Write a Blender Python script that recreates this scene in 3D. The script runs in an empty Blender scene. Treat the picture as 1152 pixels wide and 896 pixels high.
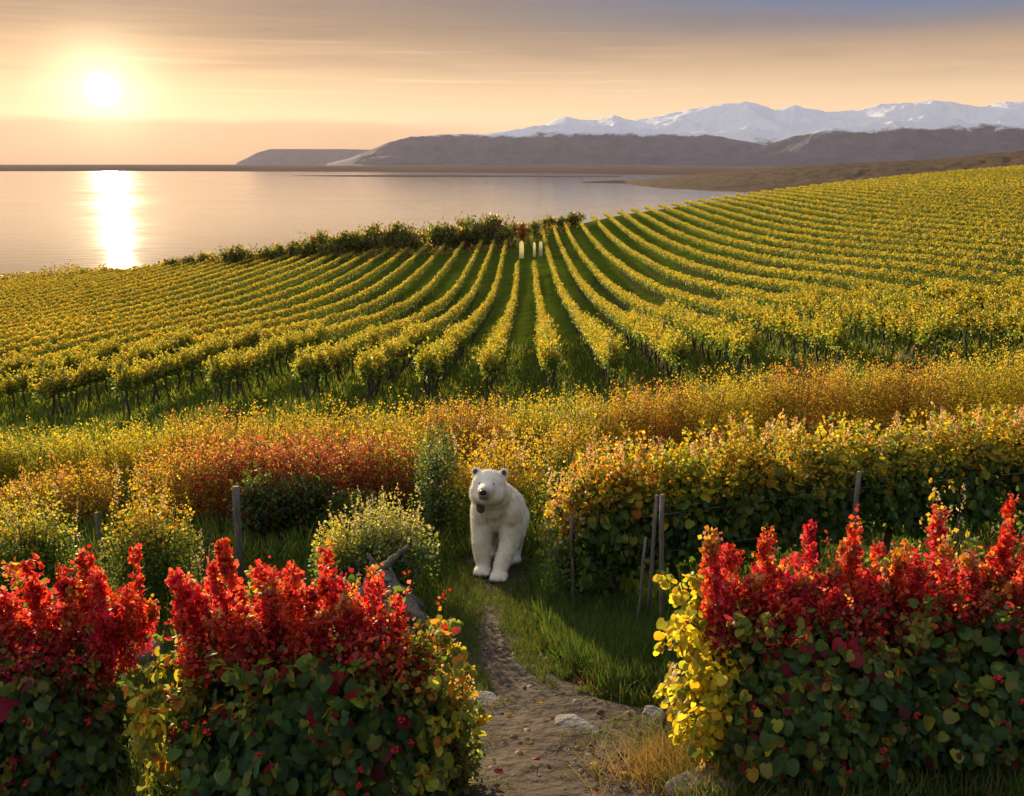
import bpy, bmesh, math, random
import numpy as np
from mathutils import Vector, Matrix

S = bpy.context.scene
COL = S.collection
R = math.radians
F = 1024.0                      # focal length of the view in photo pixels
PITCH = R(14.5)
CP, SP = math.cos(PITCH), math.sin(PITCH)

# ------------------------------------------------------------------ camera
cam = bpy.data.cameras.new('camera')
cam.sensor_width = 36; cam.lens = 32
cam.clip_start = 0.1; cam.clip_end = 60000
camo = bpy.data.objects.new('camera', cam); COL.objects.link(camo)
camo.location = (0, 0, 0); camo.rotation_euler = (R(90) - PITCH, 0, 0)
S.camera = camo

# ------------------------------------------------------------------ light and exposure
SUN_AZ = R(-23.15); SUN_EL = R(3.9)
LAMP_EL = R(7.5)
EXPOSURE = 1.0
def sdir(az, el): return Vector((math.sin(az)*math.cos(el), math.cos(az)*math.cos(el), math.sin(el)))
S.view_settings.view_transform = 'Standard'; S.view_settings.look = 'None'
S.view_settings.exposure = EXPOSURE; S.view_settings.gamma = 1; S.view_settings.use_curve_mapping = False
S.render.engine = 'CYCLES'
S.cycles.use_denoising = True
try: S.cycles.denoiser = 'OPENIMAGEDENOISE'
except Exception: pass
S.cycles.max_bounces = 8; S.cycles.diffuse_bounces = 3; S.cycles.glossy_bounces = 3
S.cycles.transmission_bounces = 4; S.cycles.volume_bounces = 0; S.cycles.transparent_max_bounces = 8
S.cycles.sample_clamp_indirect = 4; S.cycles.caustics_reflective = False; S.cycles.caustics_refractive = False

sl = bpy.data.lights.new('sun', 'SUN'); sl.energy = 5.0; sl.angle = R(0.6); sl.color = (1.0, 0.76, 0.44)
so = bpy.data.objects.new('sun', sl); COL.objects.link(so)
so.rotation_euler = (-sdir(SUN_AZ, LAMP_EL)).to_track_quat('-Z', 'Y').to_euler()
so.location = (-200, 400, 200)

W = bpy.data.worlds.new('World'); S.world = W; W.use_nodes = True
def build_world():
    nt = W.node_tree; N = nt.nodes; L = nt.links; N.clear()
    out = N.new('ShaderNodeOutputWorld'); bg = N.new('ShaderNodeBackground'); L.new(bg.outputs[0], out.inputs[0])
    bg.inputs[1].default_value = 1.0
    tc = N.new('ShaderNodeTexCoord'); D = tc.outputs['Generated']
    def vm(op, a, b=None):
        n = N.new('ShaderNodeVectorMath'); n.operation = op
        if isinstance(a, tuple): n.inputs[0].default_value = a
        else: L.new(a, n.inputs[0])
        if b is not None:
            if isinstance(b, tuple): n.inputs[1].default_value = b
            else: L.new(b, n.inputs[1])
        return n
    def m(op, a, b=0.0, c=None, clamp=False):
        n = N.new('ShaderNodeMath'); n.operation = op; n.use_clamp = clamp
        for i, v in enumerate((a, b, c)):
            if v is None: continue
            if isinstance(v, (int, float)): n.inputs[i].default_value = v
            else: L.new(v, n.inputs[i])
        return n.outputs[0]
    def mixc(f, a, b, t='MIX'):
        n = N.new('ShaderNodeMix'); n.data_type = 'RGBA'; n.blend_type = t
        if isinstance(f, (int, float)): n.inputs[0].default_value = f
        else: L.new(f, n.inputs[0])
        for i, v in ((6, a), (7, b)):
            if isinstance(v, tuple): n.inputs[i].default_value = (*v, 1)
            else: L.new(v, n.inputs[i])
        return n.outputs[2]
    def ramp(f, pts):
        n = N.new('ShaderNodeValToRGB'); e = n.color_ramp.elements
        while len(e) < len(pts): e.new(0.5)
        for i, (p, c) in enumerate(pts): e[i].position = p; e[i].color = (*c, 1)
        L.new(f, n.inputs[0]); return n.outputs[0]
    def sstep(v, a, b):
        n = N.new('ShaderNodeMapRange'); n.interpolation_type = 'SMOOTHSTEP'
        n.inputs[1].default_value = a; n.inputs[2].default_value = b; L.new(v, n.inputs[0]); return n.outputs[0]
    sep = N.new('ShaderNodeSeparateXYZ'); L.new(D, sep.inputs[0]); x, y, z = sep.outputs
    sky = N.new('ShaderNodeTexSky'); sky.sky_type = 'NISHITA'; sky.sun_disc = False
    sky.sun_elevation = SUN_EL; sky.sun_rotation = SUN_AZ; sky.altitude = 50; sky.air_density = 1.0; sky.dust_density = 2.0
    skyc = vm('SCALE', sky.outputs[0]); skyc.inputs[3].default_value = 0.14
    # warm sunset veil, by height above the horizon
    zz = m('MAXIMUM', z, 0.0)
    warm = ramp(m('MULTIPLY', zz, 4.0, None, True), [(0.0, (.46, .262, .125)), (.16, (.53, .355, .19)), (.28, (.45, .30, .165)), (.40, (.29, .19, .11)),
                       (.52, (.15, .103, .072)), (.62, (.105, .085, .08)), (.8, (.10, .115, .15)), (1.0, (.14, .17, .24))])
    veil = sstep(z, 0.9, 0.12)
    base = mixc(m('MULTIPLY', veil, 0.975), skyc.outputs[0], warm)
    base = mixc(sstep(z, 0.26, 0.62), base, (.42, .43, .46))   # pale fill light added to the unseen upper sky
    # the upper sky is bluer away from the sun
    blue = m('MULTIPLY', sstep(z, 0.105, 0.16), sstep(x, -0.12, 0.40))
    base = mixc(m('MULTIPLY', blue, 0.85), base, (.035, .095, .19))
    # long thin cirrus drawn out along the horizon
    at = m('ARCTAN2', x, y)
    comb = N.new('ShaderNodeCombineXYZ'); L.new(m('MULTIPLY', at, 2.2), comb.inputs[0]); L.new(m('MULTIPLY', z, 30.0), comb.inputs[1])
    n1 = N.new('ShaderNodeTexNoise'); n1.inputs['Scale'].default_value = 1.4; n1.inputs['Detail'].default_value = 6; n1.inputs['Roughness'].default_value = .55
    n1.inputs['Distortion'].default_value = 0.6
    L.new(comb.outputs[0], n1.inputs['Vector'])
    c2 = N.new('ShaderNodeCombineXYZ'); L.new(m('MULTIPLY', at, 3.0), c2.inputs[0]); L.new(m('MULTIPLY', z, 160.0), c2.inputs[1])
    n2 = N.new('ShaderNodeTexNoise'); n2.inputs['Scale'].default_value = 1.2; n2.inputs['Detail'].default_value = 5
    L.new(c2.outputs[0], n2.inputs['Vector'])
    streak = m('MULTIPLY', sstep(n2.outputs[0], 0.52, 0.78), m('MULTIPLY', sstep(z, 0.005, 0.03), sstep(z, 0.16, 0.05)))
    dark = sstep(n1.outputs[0], 0.46, 0.68)
    base = mixc(m('MULTIPLY', dark, m('MULTIPLY', sstep(z, 0.06, 0.12), 0.38)), base, (.115, .072, .06))
    dot = vm('DOT_PRODUCT', D, tuple(sdir(SUN_AZ, SUN_EL))).outputs['Value']
    near = sstep(dot, 0.80, 1.0)
    base = mixc(m('MULTIPLY', streak, m('MULTIPLY_ADD', near, 0.55, 0.16)), base, (.62, .44, .28))
    # low bank of cloud over the sea under the sun
    wob = m('MULTIPLY_ADD', n1.outputs[0], 0.022, -0.011)
    bank = m('MULTIPLY', m('MULTIPLY', sstep(m('ADD', z, wob), 0.0455, 0.0345), sstep(x, 0.06, -0.16)), 0.50)
    base = mixc(bank, base, (.27, .14, .065))
    # glow round the sun and the sun itself
    ang = m('ARCCOSINE', m('MINIMUM', dot, 0.9999999))
    g1 = m('MULTIPLY', m('EXPONENT', m('MULTIPLY', ang, -18.0)), 0.16)
    g2 = m('MULTIPLY', m('EXPONENT', m('MULTIPLY', ang, -5.0)), 0.035)
    def gs(w, k): q = m('DIVIDE', ang, w); return m('MULTIPLY', m('EXPONENT', m('MULTIPLY', m('MULTIPLY', q, q), -1.0)), k)
    disc = m('ADD', gs(0.009, 2.4), gs(0.040, 0.36))
    vis = m('SUBTRACT', 1.0, m('MULTIPLY', bank, 0.75))
    def sc(col, f):
        n = vm('SCALE', col); L.new(f, n.inputs[3]); return n.outputs[0]
    add = vm('ADD', sc((1.0, .76, .50), m('MULTIPLY', g1, vis)), sc((1.0, .62, .32), g2)).outputs[0]
    add = vm('ADD', add, sc((1.0, .85, .55), m('MULTIPLY', disc, vis))).outputs[0]
    tot = vm('ADD', base, add).outputs[0]
    L.new(tot, bg.inputs[0])
build_world()

# ------------------------------------------------------------------ helpers
def T(o, label=None, cat=None, group=None, kind=None):
    if label: o['label'] = label
    if cat: o['category'] = cat
    if group: o['group'] = group
    if kind: o['kind'] = kind
    return o
def empty(name, loc, rz=0.0):
    o = bpy.data.objects.new(name, None); COL.objects.link(o); o.location = loc; o.rotation_euler = (0, 0, rz)
    o.empty_display_size = 0.2
    return o
def link(name, me, parent=None, loc=None):
    o = bpy.data.objects.new(name, me); COL.objects.link(o)
    if parent is not None: o.parent = parent
    if loc is not None: o.location = loc
    return o
def mesh_np(name, V, Fc, mat, col=None, smooth=False):
    """V (n,3); Fc list of (m,k) integer arrays; col (n,3) vertex colours"""
    me = bpy.data.meshes.new(name)
    V = np.asarray(V, np.float32)
    me.vertices.add(len(V)); me.vertices.foreach_set('co', V.ravel())
    if not isinstance(Fc, list): Fc = [Fc]
    Fc = [np.asarray(f, np.int32) for f in Fc if len(f)]
    loops = np.concatenate([f.ravel() for f in Fc]); tot = np.concatenate([np.full(len(f), f.shape[1], np.int32) for f in Fc])
    st = np.concatenate([[0], np.cumsum(tot)[:-1]]).astype(np.int32)
    me.loops.add(len(loops)); me.loops.foreach_set('vertex_index', loops)
    me.polygons.add(len(tot)); me.polygons.foreach_set('loop_start', st); me.polygons.foreach_set('loop_total', tot)
    if smooth: me.polygons.foreach_set('use_smooth', np.ones(len(tot), bool))
    if col is not None:
        a = me.color_attributes.new('Col', 'FLOAT_COLOR', 'POINT')
        c = np.ones((len(V), 4), np.float32); c[:, :3] = np.clip(col, 0, 1); a.data.foreach_set('color', c.ravel())
    me.update(calc_edges=True)
    if mat: me.materials.append(mat)
    return me
def merge(parts):
    Vs, Fs, Cs, n = [], {}, [], 0
    for V, Fl, C in parts:
        Vs.append(V); Cs.append(C if C is not None else np.ones((len(V), 3)) * .5)
        for f in (Fl if isinstance(Fl, list) else [Fl]):
            f = np.asarray(f); Fs.setdefault(f.shape[1], []).append(f + n)
        n += len(V)
    return np.concatenate(Vs), [np.concatenate(v) for v in Fs.values()], np.concatenate(Cs)

_P = np.random.default_rng(5).random((256, 256))
def vnoise(x, y):
    x = np.asarray(x, float); y = np.asarray(y, float)
    xi = np.floor(x).astype(int); yi = np.floor(y).astype(int); fx = x - xi; fy = y - yi
    fx = fx*fx*(3-2*fx); fy = fy*fy*(3-2*fy)
    g = lambda a, b: _P[a & 255, b & 255]
    return (g(xi, yi)*(1-fx) + g(xi+1, yi)*fx)*(1-fy) + (g(xi, yi+1)*(1-fx) + g(xi+1, yi+1)*fx)*fy
def fbm(x, y, o=5, ridged=False):
    s = 0; a = .5; t = 0
    for i in range(o):
        n = vnoise(x*2**i + i*17.3, y*2**i + i*9.1)
        if ridged: n = 1 - abs(2*n-1)
        s = s + a*n; t += a; a *= .5
    return s/t

# ------------------------------------------------------------------ materials
def new_mat(name):
    m = bpy.data.materials.new(name); m.use_nodes = True; nt = m.node_tree; nt.nodes.clear()
    out = nt.nodes.new('ShaderNodeOutputMaterial'); return m, nt, out
def leaf_mat(name, transl=0.5, spec=0.25, boost=1.65):
    m, nt, out = new_mat(name); N, L = nt.nodes, nt.links
    at = N.new('ShaderNodeAttribute'); at.attribute_name = 'Col'
    oi = N.new('ShaderNodeObjectInfo')
    hs = N.new('ShaderNodeHueSaturation')
    mr = N.new('ShaderNodeMapRange'); mr.inputs[3].default_value = 0.488; mr.inputs[4].default_value = 0.512
    L.new(oi.outputs['Random'], mr.inputs[0]); L.new(mr.outputs[0], hs.inputs['Hue'])
    no = N.new('ShaderNodeTexNoise'); no.inputs['Scale'].default_value = 9; no.inputs['Detail'].default_value = 2
    g = N.new('ShaderNodeNewGeometry'); L.new(g.outputs['Position'], no.inputs['Vector'])
    mv = N.new('ShaderNodeMapRange'); mv.inputs[1].default_value = .3; mv.inputs[2].default_value = .7; mv.inputs[3].default_value = .75; mv.inputs[4].default_value = 1.2
    L.new(no.outputs[0], mv.inputs[0]); L.new(mv.outputs[0], hs.inputs['Value'])
    L.new(at.outputs['Color'], hs.inputs['Color'])
    b = N.new('ShaderNodeBsdfPrincipled'); b.inputs['Roughness'].default_value = .55; b.inputs['Specular IOR Level'].default_value = spec
    L.new(hs.outputs[0], b.inputs['Base Color'])
    t = N.new('ShaderNodeBsdfTranslucent')
    k = N.new('ShaderNodeMix'); k.data_type = 'RGBA'; k.blend_type = 'MULTIPLY'; k.inputs[0].default_value = 1; k.inputs[7].default_value = (boost, boost*.95, boost*.6, 1)
    L.new(hs.outputs[0], k.inputs[6]); L.new(k.outputs[2], t.inputs['Color'])
    mx = N.new('ShaderNodeMixShader'); mx.inputs[0].default_value = transl
    L.new(b.outputs[0], mx.inputs[1]); L.new(t.outputs[0], mx.inputs[2]); L.new(mx.outputs[0], out.inputs[0])
    return m
def noise_mat(name, c1, c2, scale=4, rough=.85, bump=.3, detail=6, c3=None, stretch=None, dist=.02):
    m, nt, out = new_mat(name); N, L = nt.nodes, nt.links
    tc = N.new('ShaderNodeTexCoord'); mp = N.new('ShaderNodeMapping'); L.new(tc.outputs['Object'], mp.inputs[0])
    if stretch: mp.inputs['Scale'].default_value = stretch
    no = N.new('ShaderNodeTexNoise'); no.inputs['Scale'].default_value = scale; no.inputs['Detail'].default_value = detail; no.inputs['Roughness'].default_value = .65
    L.new(mp.outputs[0], no.inputs['Vector'])
    r = N.new('ShaderNodeValToRGB'); e = r.color_ramp.elements; e[0].position = .35; e[0].color = (*c1, 1); e[1].position = .65; e[1].color = (*c2, 1)
    if c3: q = e.new(.8); q.color = (*c3, 1)
    L.new(no.outputs[0], r.inputs[0])
    b = N.new('ShaderNodeBsdfPrincipled'); b.inputs['Roughness'].default_value = rough; b.inputs['Specular IOR Level'].default_value = .3
    L.new(r.outputs[0], b.inputs['Base Color'])
    bp = N.new('ShaderNodeBump'); bp.inputs['Strength'].default_value = bump; bp.inputs['Distance'].default_value = dist
    n2 = N.new('ShaderNodeTexNoise'); n2.inputs['Scale'].default_value = scale*4; n2.inputs['Detail'].default_value = 8; L.new(mp.outputs[0], n2.inputs['Vector'])
    L.new(n2.outputs[0], bp.inputs['Height']); L.new(bp.outputs[0], b.inputs['Normal'])
    L.new(b.outputs[0], out.inputs[0])
    return m
M_LEAF = leaf_mat('leaf')
M_GRASS = leaf_mat('grass_blade', .4, .2, 1.2)
M_BARK = noise_mat('bark', (.045, .03, .02), (.13, .095, .065), 14, .9, .8, stretch=(3, 3, .6))
M_POST = noise_mat('weathered_wood', (.10, .085, .07), (.27, .23, .19), 12, .9, .6, stretch=(4, 4, .4))
M_DRIFT = noise_mat('driftwood', (.11, .088, .068), (.27, .22, .175), 9, .9, .8, stretch=(2, 2, 2))
M_ROCK = noise_mat('rock', (.10, .09, .08), (.24, .22, .20), 3, .9, 1.0, c3=(.17, .15, .12), dist=.05)
M_DIRT = noise_mat('path_dirt', (.03, .020, .014), (.08, .055, .037), 2.2, .95, 1.0, detail=10, c3=(.14, .105, .075), dist=.05)
M_WIRE = noise_mat('wire', (.25, .25, .25), (.4, .4, .4), 30, .5, 0)
M_TUBE = leaf_mat('white_plastic', .8, .5, 1.0)
M_FUR = leaf_mat('fur', .25, .2, 1.0)

# ------------------------------------------------------------------ terrain
def wp(px, py, d):
    a = (px-576)/F; b = (448-py)/F
    return d*a, d*(CP + b*SP), d*(-SP + b*CP)
SEA = -30.0
CTRL = [  # photo column, row, distance along the view axis
 (-500,896,7.5),(-500,700,12),(-500,560,30),(-500,480,55),(-500,400,85),(-500,345,180),
 (0,896,7.0),(0,800,9.2),(0,700,12.4),(0,600,17.5),(0,525,25),(0,482,38),(0,440,50),(0,400,66),(0,350,112),(0,325,160),(0,311,205),
 (288,896,6.6),(288,790,8.8),(288,700,11.2),(288,600,16),(288,520,23),(288,458,37),(288,400,56),(288,340,104),(288,305,150),(288,290,185),
 (576,896,6.5),(576,780,8.7),(576,700,11.0),(576,655,12.8),(576,600,15.8),(576,520,23),(576,445,38),(576,380,64),(576,320,112),(576,285,152),(576,268,180),
 (680,300,115),(680,262,170),(660,242,215),
 (864,896,6.4),(864,780,8.6),(864,700,10.6),(864,600,14.5),(864,510,21),(864,422,36),(864,350,60),(864,300,92),(864,255,140),(864,222,200),(864,212,240),
 (1152,896,6.3),(1152,780,8.4),(1152,700,10.3),(1152,600,14),(1152,500,20.5),(1152,403,36),(1152,340,55),(1152,290,80),(1152,240,130),(1152,205,200),(1152,190,270),
 (1700,896,6.2),(1700,600,13),(1700,403,30),(1700,300,60),(1700,220,130),(1700,180,260)]
_cw = np.array([wp(*c) for c in CTRL])
_cw[:, 2] -= np.interp([c[0] for c in CTRL], [864, 1152], [1.7, .2])*np.clip((_cw[:, 1]-50)/70, 0, 1)   # the far rows were read at the tops of the vines
def _uv(X, Y): 
    Yc = np.maximum(Y, 4.5)
    return np.clip(X/Yc, -1.15, 1.15)*1.6, np.log(np.clip(Yc, 4.5, 290))
_cu, _cv = _uv(_cw[:, 0], _cw[:, 1])
def _tps(r2): return np.where(r2 > 1e-12, .5*r2*np.log(np.maximum(r2, 1e-12)), 0)
def _fit():
    n = len(_cu); K = _tps((_cu[:, None]-_cu[None])**2 + (_cv[:, None]-_cv[None])**2) + np.eye(n)*2e-3
    P = np.stack([np.ones(n), _cu, _cv], 1); A = np.zeros((n+3, n+3)); A[:n, :n] = K; A[:n, n:] = P; A[n:, :n] = P.T
    return np.linalg.solve(A, np.concatenate([_cw[:, 2], np.zeros(3)]))
_w = _fit()
def crest(u):   # distance at which the field rolls over, by direction
    px = 576 + np.asarray(u)*F
    return np.interp(px, [-500, 0, 288, 440, 576, 625, 700, 864, 1152, 1700], [190, 205, 188, 182, 182, 205, 225, 240, 270, 290])
def H(X, Y):
    X = np.asarray(X, float); Y = np.asarray(Y, float); sh = X.shape; X = X.ravel(); Y = Y.ravel()
    out = np.empty(len(X))
    for i in range(0, len(X), 40000):
        x = X[i:i+40000]; y = Y[i:i+40000]; u, v = _uv(x, y)
        r2 = (u[:, None]-_cu)**2 + (v[:, None]-_cv)**2
        z = _tps(r2) @ _w[:-3] + _w[-3] + _w[-2]*u + _w[-1]*v
        uu = x/np.maximum(y, 4.5); c = crest(uu)
        over = np.maximum(y - c, 0)
        # past the crest the ground falls to the shore and runs on under the sea
        slope = np.interp(uu*F+576, [-200, 0, 300, 600, 900, 1200], [.13, .11, .16, .17, .07, .05])
        z = z - slope*over**2/(over + 22) 
        z = z + .05*(fbm(x*.35, y*.35, 3)-.5)*np.clip(y/12, .4, 3)
        out[i:i+40000] = np.maximum(z, SEA-6)
    return out.reshape(sh)
def Hs(x, y): return float(H(np.array([x]), np.array([y]))[0])
def ground_at(px, py):
    """the point of the ground seen in this direction"""
    ds = np.geomspace(4.5, 400, 500); a = np.array([wp(px, py, d) for d in ds])
    h = H(a[:, 0], a[:, 1]); i = np.argmax(a[:, 2] <= h)
    if i == 0: i = len(ds)-1
    return Vector((a[i, 0], a[i, 1], h[i]))
def at_depth(px, d, py=500):
    x, y, _ = wp(px, py, d); return Vector((x, y, Hs(x, y)))

def build_terrain():
    azf = np.radians(np.linspace(-44, 44, 420)); azb = np.radians(np.linspace(44, 316, 70))[1:-1]
    az = np.concatenate([azf, azb]); r = np.concatenate([[.01], np.geomspace(1.2, 420, 330), np.geomspace(450, 3000, 10), [16000]])
    A, RR = np.meshgrid(az, r, indexing='ij'); X = RR*np.sin(A); Y = RR*np.cos(A)
    Z = H(X, Y); Z = np.where((RR > 440), np.minimum(Z, SEA-5), Z)
    back = Y < 0; Z = np.where(back & (RR > 30), Z + (RR-30)*.03*(RR < 600), Z)
    na, nr = A.shape; V = np.stack([X, Y, Z], -1).reshape(-1, 3)
    i = np.arange(na); j = np.arange(nr-1); I, J = np.meshgrid(i, j, indexing='ij'); I2 = (I+1) % na
    Q = np.stack([I*nr+J, I*nr+J+1, I2*nr+J+1, I2*nr+J], -1).reshape(-1, 4)
    m, nt, out = new_mat('ground_grass'); N, L = nt.nodes, nt.links
    g = N.new('ShaderNodeNewGeometry')
    def noise(s, d=6, vec=None, ro=.6):
        n = N.new('ShaderNodeTexNoise'); n.inputs['Scale'].default_value = s; n.inputs['Detail'].default_value = d; n.inputs['Roughness'].default_value = ro
        L.new(vec or g.outputs['Position'], n.inputs['Vector']); return n.outputs[0]
    r1 = N.new('ShaderNodeValToRGB'); e = r1.color_ramp.elements
    e[0].position = .3; e[0].color = (.030, .062, .008, 1); e[1].position = .62; e[1].color = (.125, .165, .016, 1); q = e.new(.78); q.color = (.24, .21, .03, 1)
    L.new(noise(.35, 10, ro=.75), r1.inputs[0])
    r2 = N.new('ShaderNodeValToRGB'); e = r2.color_ramp.elements; e[0].position = .35; e[0].color = (.5, .5, .5, 1); e[1].position = .7; e[1].color = (1.35, 1.3, 1.2, 1)
    L.new(noise(7, 6, ro=.8), r2.inputs[0])
    mx = N.new('ShaderNodeMix'); mx.data_type = 'RGBA'; mx.blend_type = 'MULTIPLY'; mx.inputs[0].default_value = 1
    L.new(r1.outputs[0], mx.inputs[6]); L.new(r2.outputs[0], mx.inputs[7])
    b = N.new('ShaderNodeBsdfPrincipled'); b.inputs['Roughness'].default_value = .95; b.inputs['Specular IOR Level'].default_value = 0
    L.new(mx.outputs[2], b.inputs['Base Color'])
    bp = N.new('ShaderNodeBump'); bp.inputs['Strength'].default_value = 1; bp.inputs['Distance'].default_value = .25
    L.new(noise(3.5, 10, ro=.8), bp.inputs['Height']); L.new(bp.outputs[0], b.inputs['Normal'])
    L.new(b.outputs[0], out.inputs[0])
    T(link('ground', mesh_np('ground', V, Q, m, smooth=True)), kind='structure')
build_terrain()

# ------------------------------------------------------------------ sea
def build_sea():
    m, nt, out = new_mat('sea_water'); N, L = nt.nodes, nt.links
    b = N.new('ShaderNodeBsdfPrincipled'); b.inputs['Base Color'].default_value = (.045, .065, .075, 1); b.inputs['Roughness'].default_value = .06; b.inputs['IOR'].default_value = 1.33
    g = N.new('ShaderNodeNewGeometry'); mp = N.new('ShaderNodeMapping'); mp.inputs['Scale'].default_value = (.25, 1, 1); L.new(g.outputs['Position'], mp.inputs[0])
    n = N.new('ShaderNodeTexNoise'); n.inputs['Scale'].default_value = .35; n.inputs['Detail'].default_value = 5; L.new(mp.outputs[0], n.inputs['Vector'])
    bp = N.new('ShaderNodeBump'); bp.inputs['Strength'].default_value = .35; bp.inputs['Distance'].default_value = .25; L.new(n.outputs[0], bp.inputs['Height']); L.new(bp.outputs[0], b.inputs['Normal'])
    n2 = N.new('ShaderNodeTexNoise'); n2.inputs['Scale'].default_value = .018; n2.inputs['Detail'].default_value = 7; n2.inputs['Roughness'].default_value = .7; L.new(mp.outputs[0], n2.inputs['Vector'])
    mr = N.new('ShaderNodeMapRange'); mr.inputs[1].default_value = .35; mr.inputs[2].default_value = .65; mr.inputs[3].default_value = .02; mr.inputs[4].default_value = .085
    L.new(n2.outputs[0], mr.inputs[0]); L.new(mr.outputs[0], b.inputs['Roughness'])
    L.new(b.outputs[0], out.inputs[0])
    az = np.radians(np.linspace(-60, 60, 121)); r = np.geomspace(120, 15800, 60)
    A, RR = np.meshgrid(az, r, indexing='ij'); V = np.stack([RR*np.sin(A), RR*np.cos(A), np.full(A.shape, SEA)], -1).reshape(-1, 3)
    na, nr = A.shape; I, J = np.meshgrid(np.arange(na-1), np.arange(nr-1), indexing='ij')
    Q = np.stack([I*nr+J, I*nr+J+1, (I+1)*nr+J+1, (I+1)*nr+J], -1).reshape(-1, 4)
    T(link('sea_water', mesh_np('sea_water', V, Q[:, ::-1], m)), kind='structure')
build_sea()

# ------------------------------------------------------------------ far land
def px_az(px): return math.atan((px-576)/F/CP)
def elev_z(px, py, dist):
    """height of a point seen at this column and row when it stands dist away"""
    x, y, z = wp(px, py, 1.0); return z/math.hypot(x, y)*dist
def strip_land(name, pts, dist, front, back, mat, base=SEA-3, rough=.12, ns=400, nk=40, freq=6, peak=.5):
    P = np.array(pts, float); pxs = np.linspace(P[0, 0], P[-1, 0], ns); pys = np.interp(pxs, P[:, 0], P[:, 1])
    az = np.array([px_az(p) for p in pxs]); hz = np.array([elev_z(a, b, dist) for a, b in zip(pxs, pys)])
    t = np.linspace(0, 1, nk); t[int(round(peak*(nk-1)))] = peak; V = np.empty((ns, nk, 3))
    for j, tt in enumerate(t):
        if tt <= peak: s = tt/peak; rr = dist-front + front*s; pr = np.power(s, 1.15)
        else: s = (tt-peak)/(1-peak); rr = dist + back*s; pr = 1 - s*s*(3-2*s)
        X = rr*np.sin(az); Y = rr*np.cos(az)
        n = fbm(X/dist*freq*3 + 3, Y/dist*freq*3 + 7, 6, True) - .62
        n2 = fbm(X/dist*freq*30 + 3, Y/dist*freq*30 + 7, 3) - .5
        amp = (hz-base)*rough*4*pr*(1-pr)
        V[:, j] = np.stack([X, Y, base + (hz-base)*pr + amp*n*3 + (hz-base)*n2*rough*.35], 1)
    I, J = np.meshgrid(np.arange(ns-1), np.arange(nk-1), indexing='ij')
    Q = np.stack([I*nk+J, (I+1)*nk+J, (I+1)*nk+J+1, I*nk+J+1], -1).reshape(-1, 4)
    return T(link(name, mesh_np(name, V.reshape(-1, 3), Q, mat, smooth=True)), kind='structure')
def mountain_mat(name, snowline, band, low1, low2, fr=1/900):
    m, nt, out = new_mat(name); N, L = nt.nodes, nt.links
    g = N.new('ShaderNodeNewGeometry'); s = N.new('ShaderNodeSeparateXYZ'); L.new(g.outputs['Position'], s.inputs[0])
    n = N.new('ShaderNodeTexNoise'); n.inputs['Scale'].default_value = fr*3; n.inputs['Detail'].default_value = 12; n.inputs['Roughness'].default_value = .7; L.new(g.outputs['Position'], n.inputs['Vector'])
    a = N.new('ShaderNodeMath'); a.operation = 'MULTIPLY_ADD'; L.new(n.outputs[0], a.inputs[0]); a.inputs[1].default_value = band*3.4; L.new(s.outputs[2], a.inputs[2])
    mr = N.new('ShaderNodeMapRange'); mr.inputs[1].default_value = snowline + band*1.55; mr.inputs[2].default_value = snowline + band*1.95; L.new(a.outputs[0], mr.inputs[0])
    r = N.new('ShaderNodeValToRGB'); e = r.color_ramp.elements; e[0].position = .35; e[0].color = (*low1, 1); e[1].position = .65; e[1].color = (*low2, 1)
    n3 = N.new('ShaderNodeTexNoise'); n3.inputs['Scale'].default_value = fr*5; n3.inputs['Detail'].default_value = 10; L.new(g.outputs['Position'], n3.inputs['Vector']); L.new(n3.outputs[0], r.inputs[0])
    mx = N.new('ShaderNodeMix'); mx.data_type = 'RGBA'; L.new(mr.outputs[0], mx.inputs[0]); L.new(r.outputs[0], mx.inputs[6]); mx.inputs[7].default_value = (.80, .84, .90, 1)
    b = N.new('ShaderNodeBsdfPrincipled'); b.inputs['Roughness'].default_value = .9; b.inputs['Specular IOR Level'].default_value = .1
    L.new(mx.outputs[2], b.inputs['Base Color'])
    bp = N.new('ShaderNodeBump'); bp.inputs['Strength'].default_value = 1; bp.inputs['Distance'].default_value = 1/fr*.06
    L.new(n.outputs[0], bp.inputs['Height']); L.new(bp.outputs[0], b.inputs['Normal']); L.new(b.outputs[0], out.inputs[0]); return m
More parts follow.
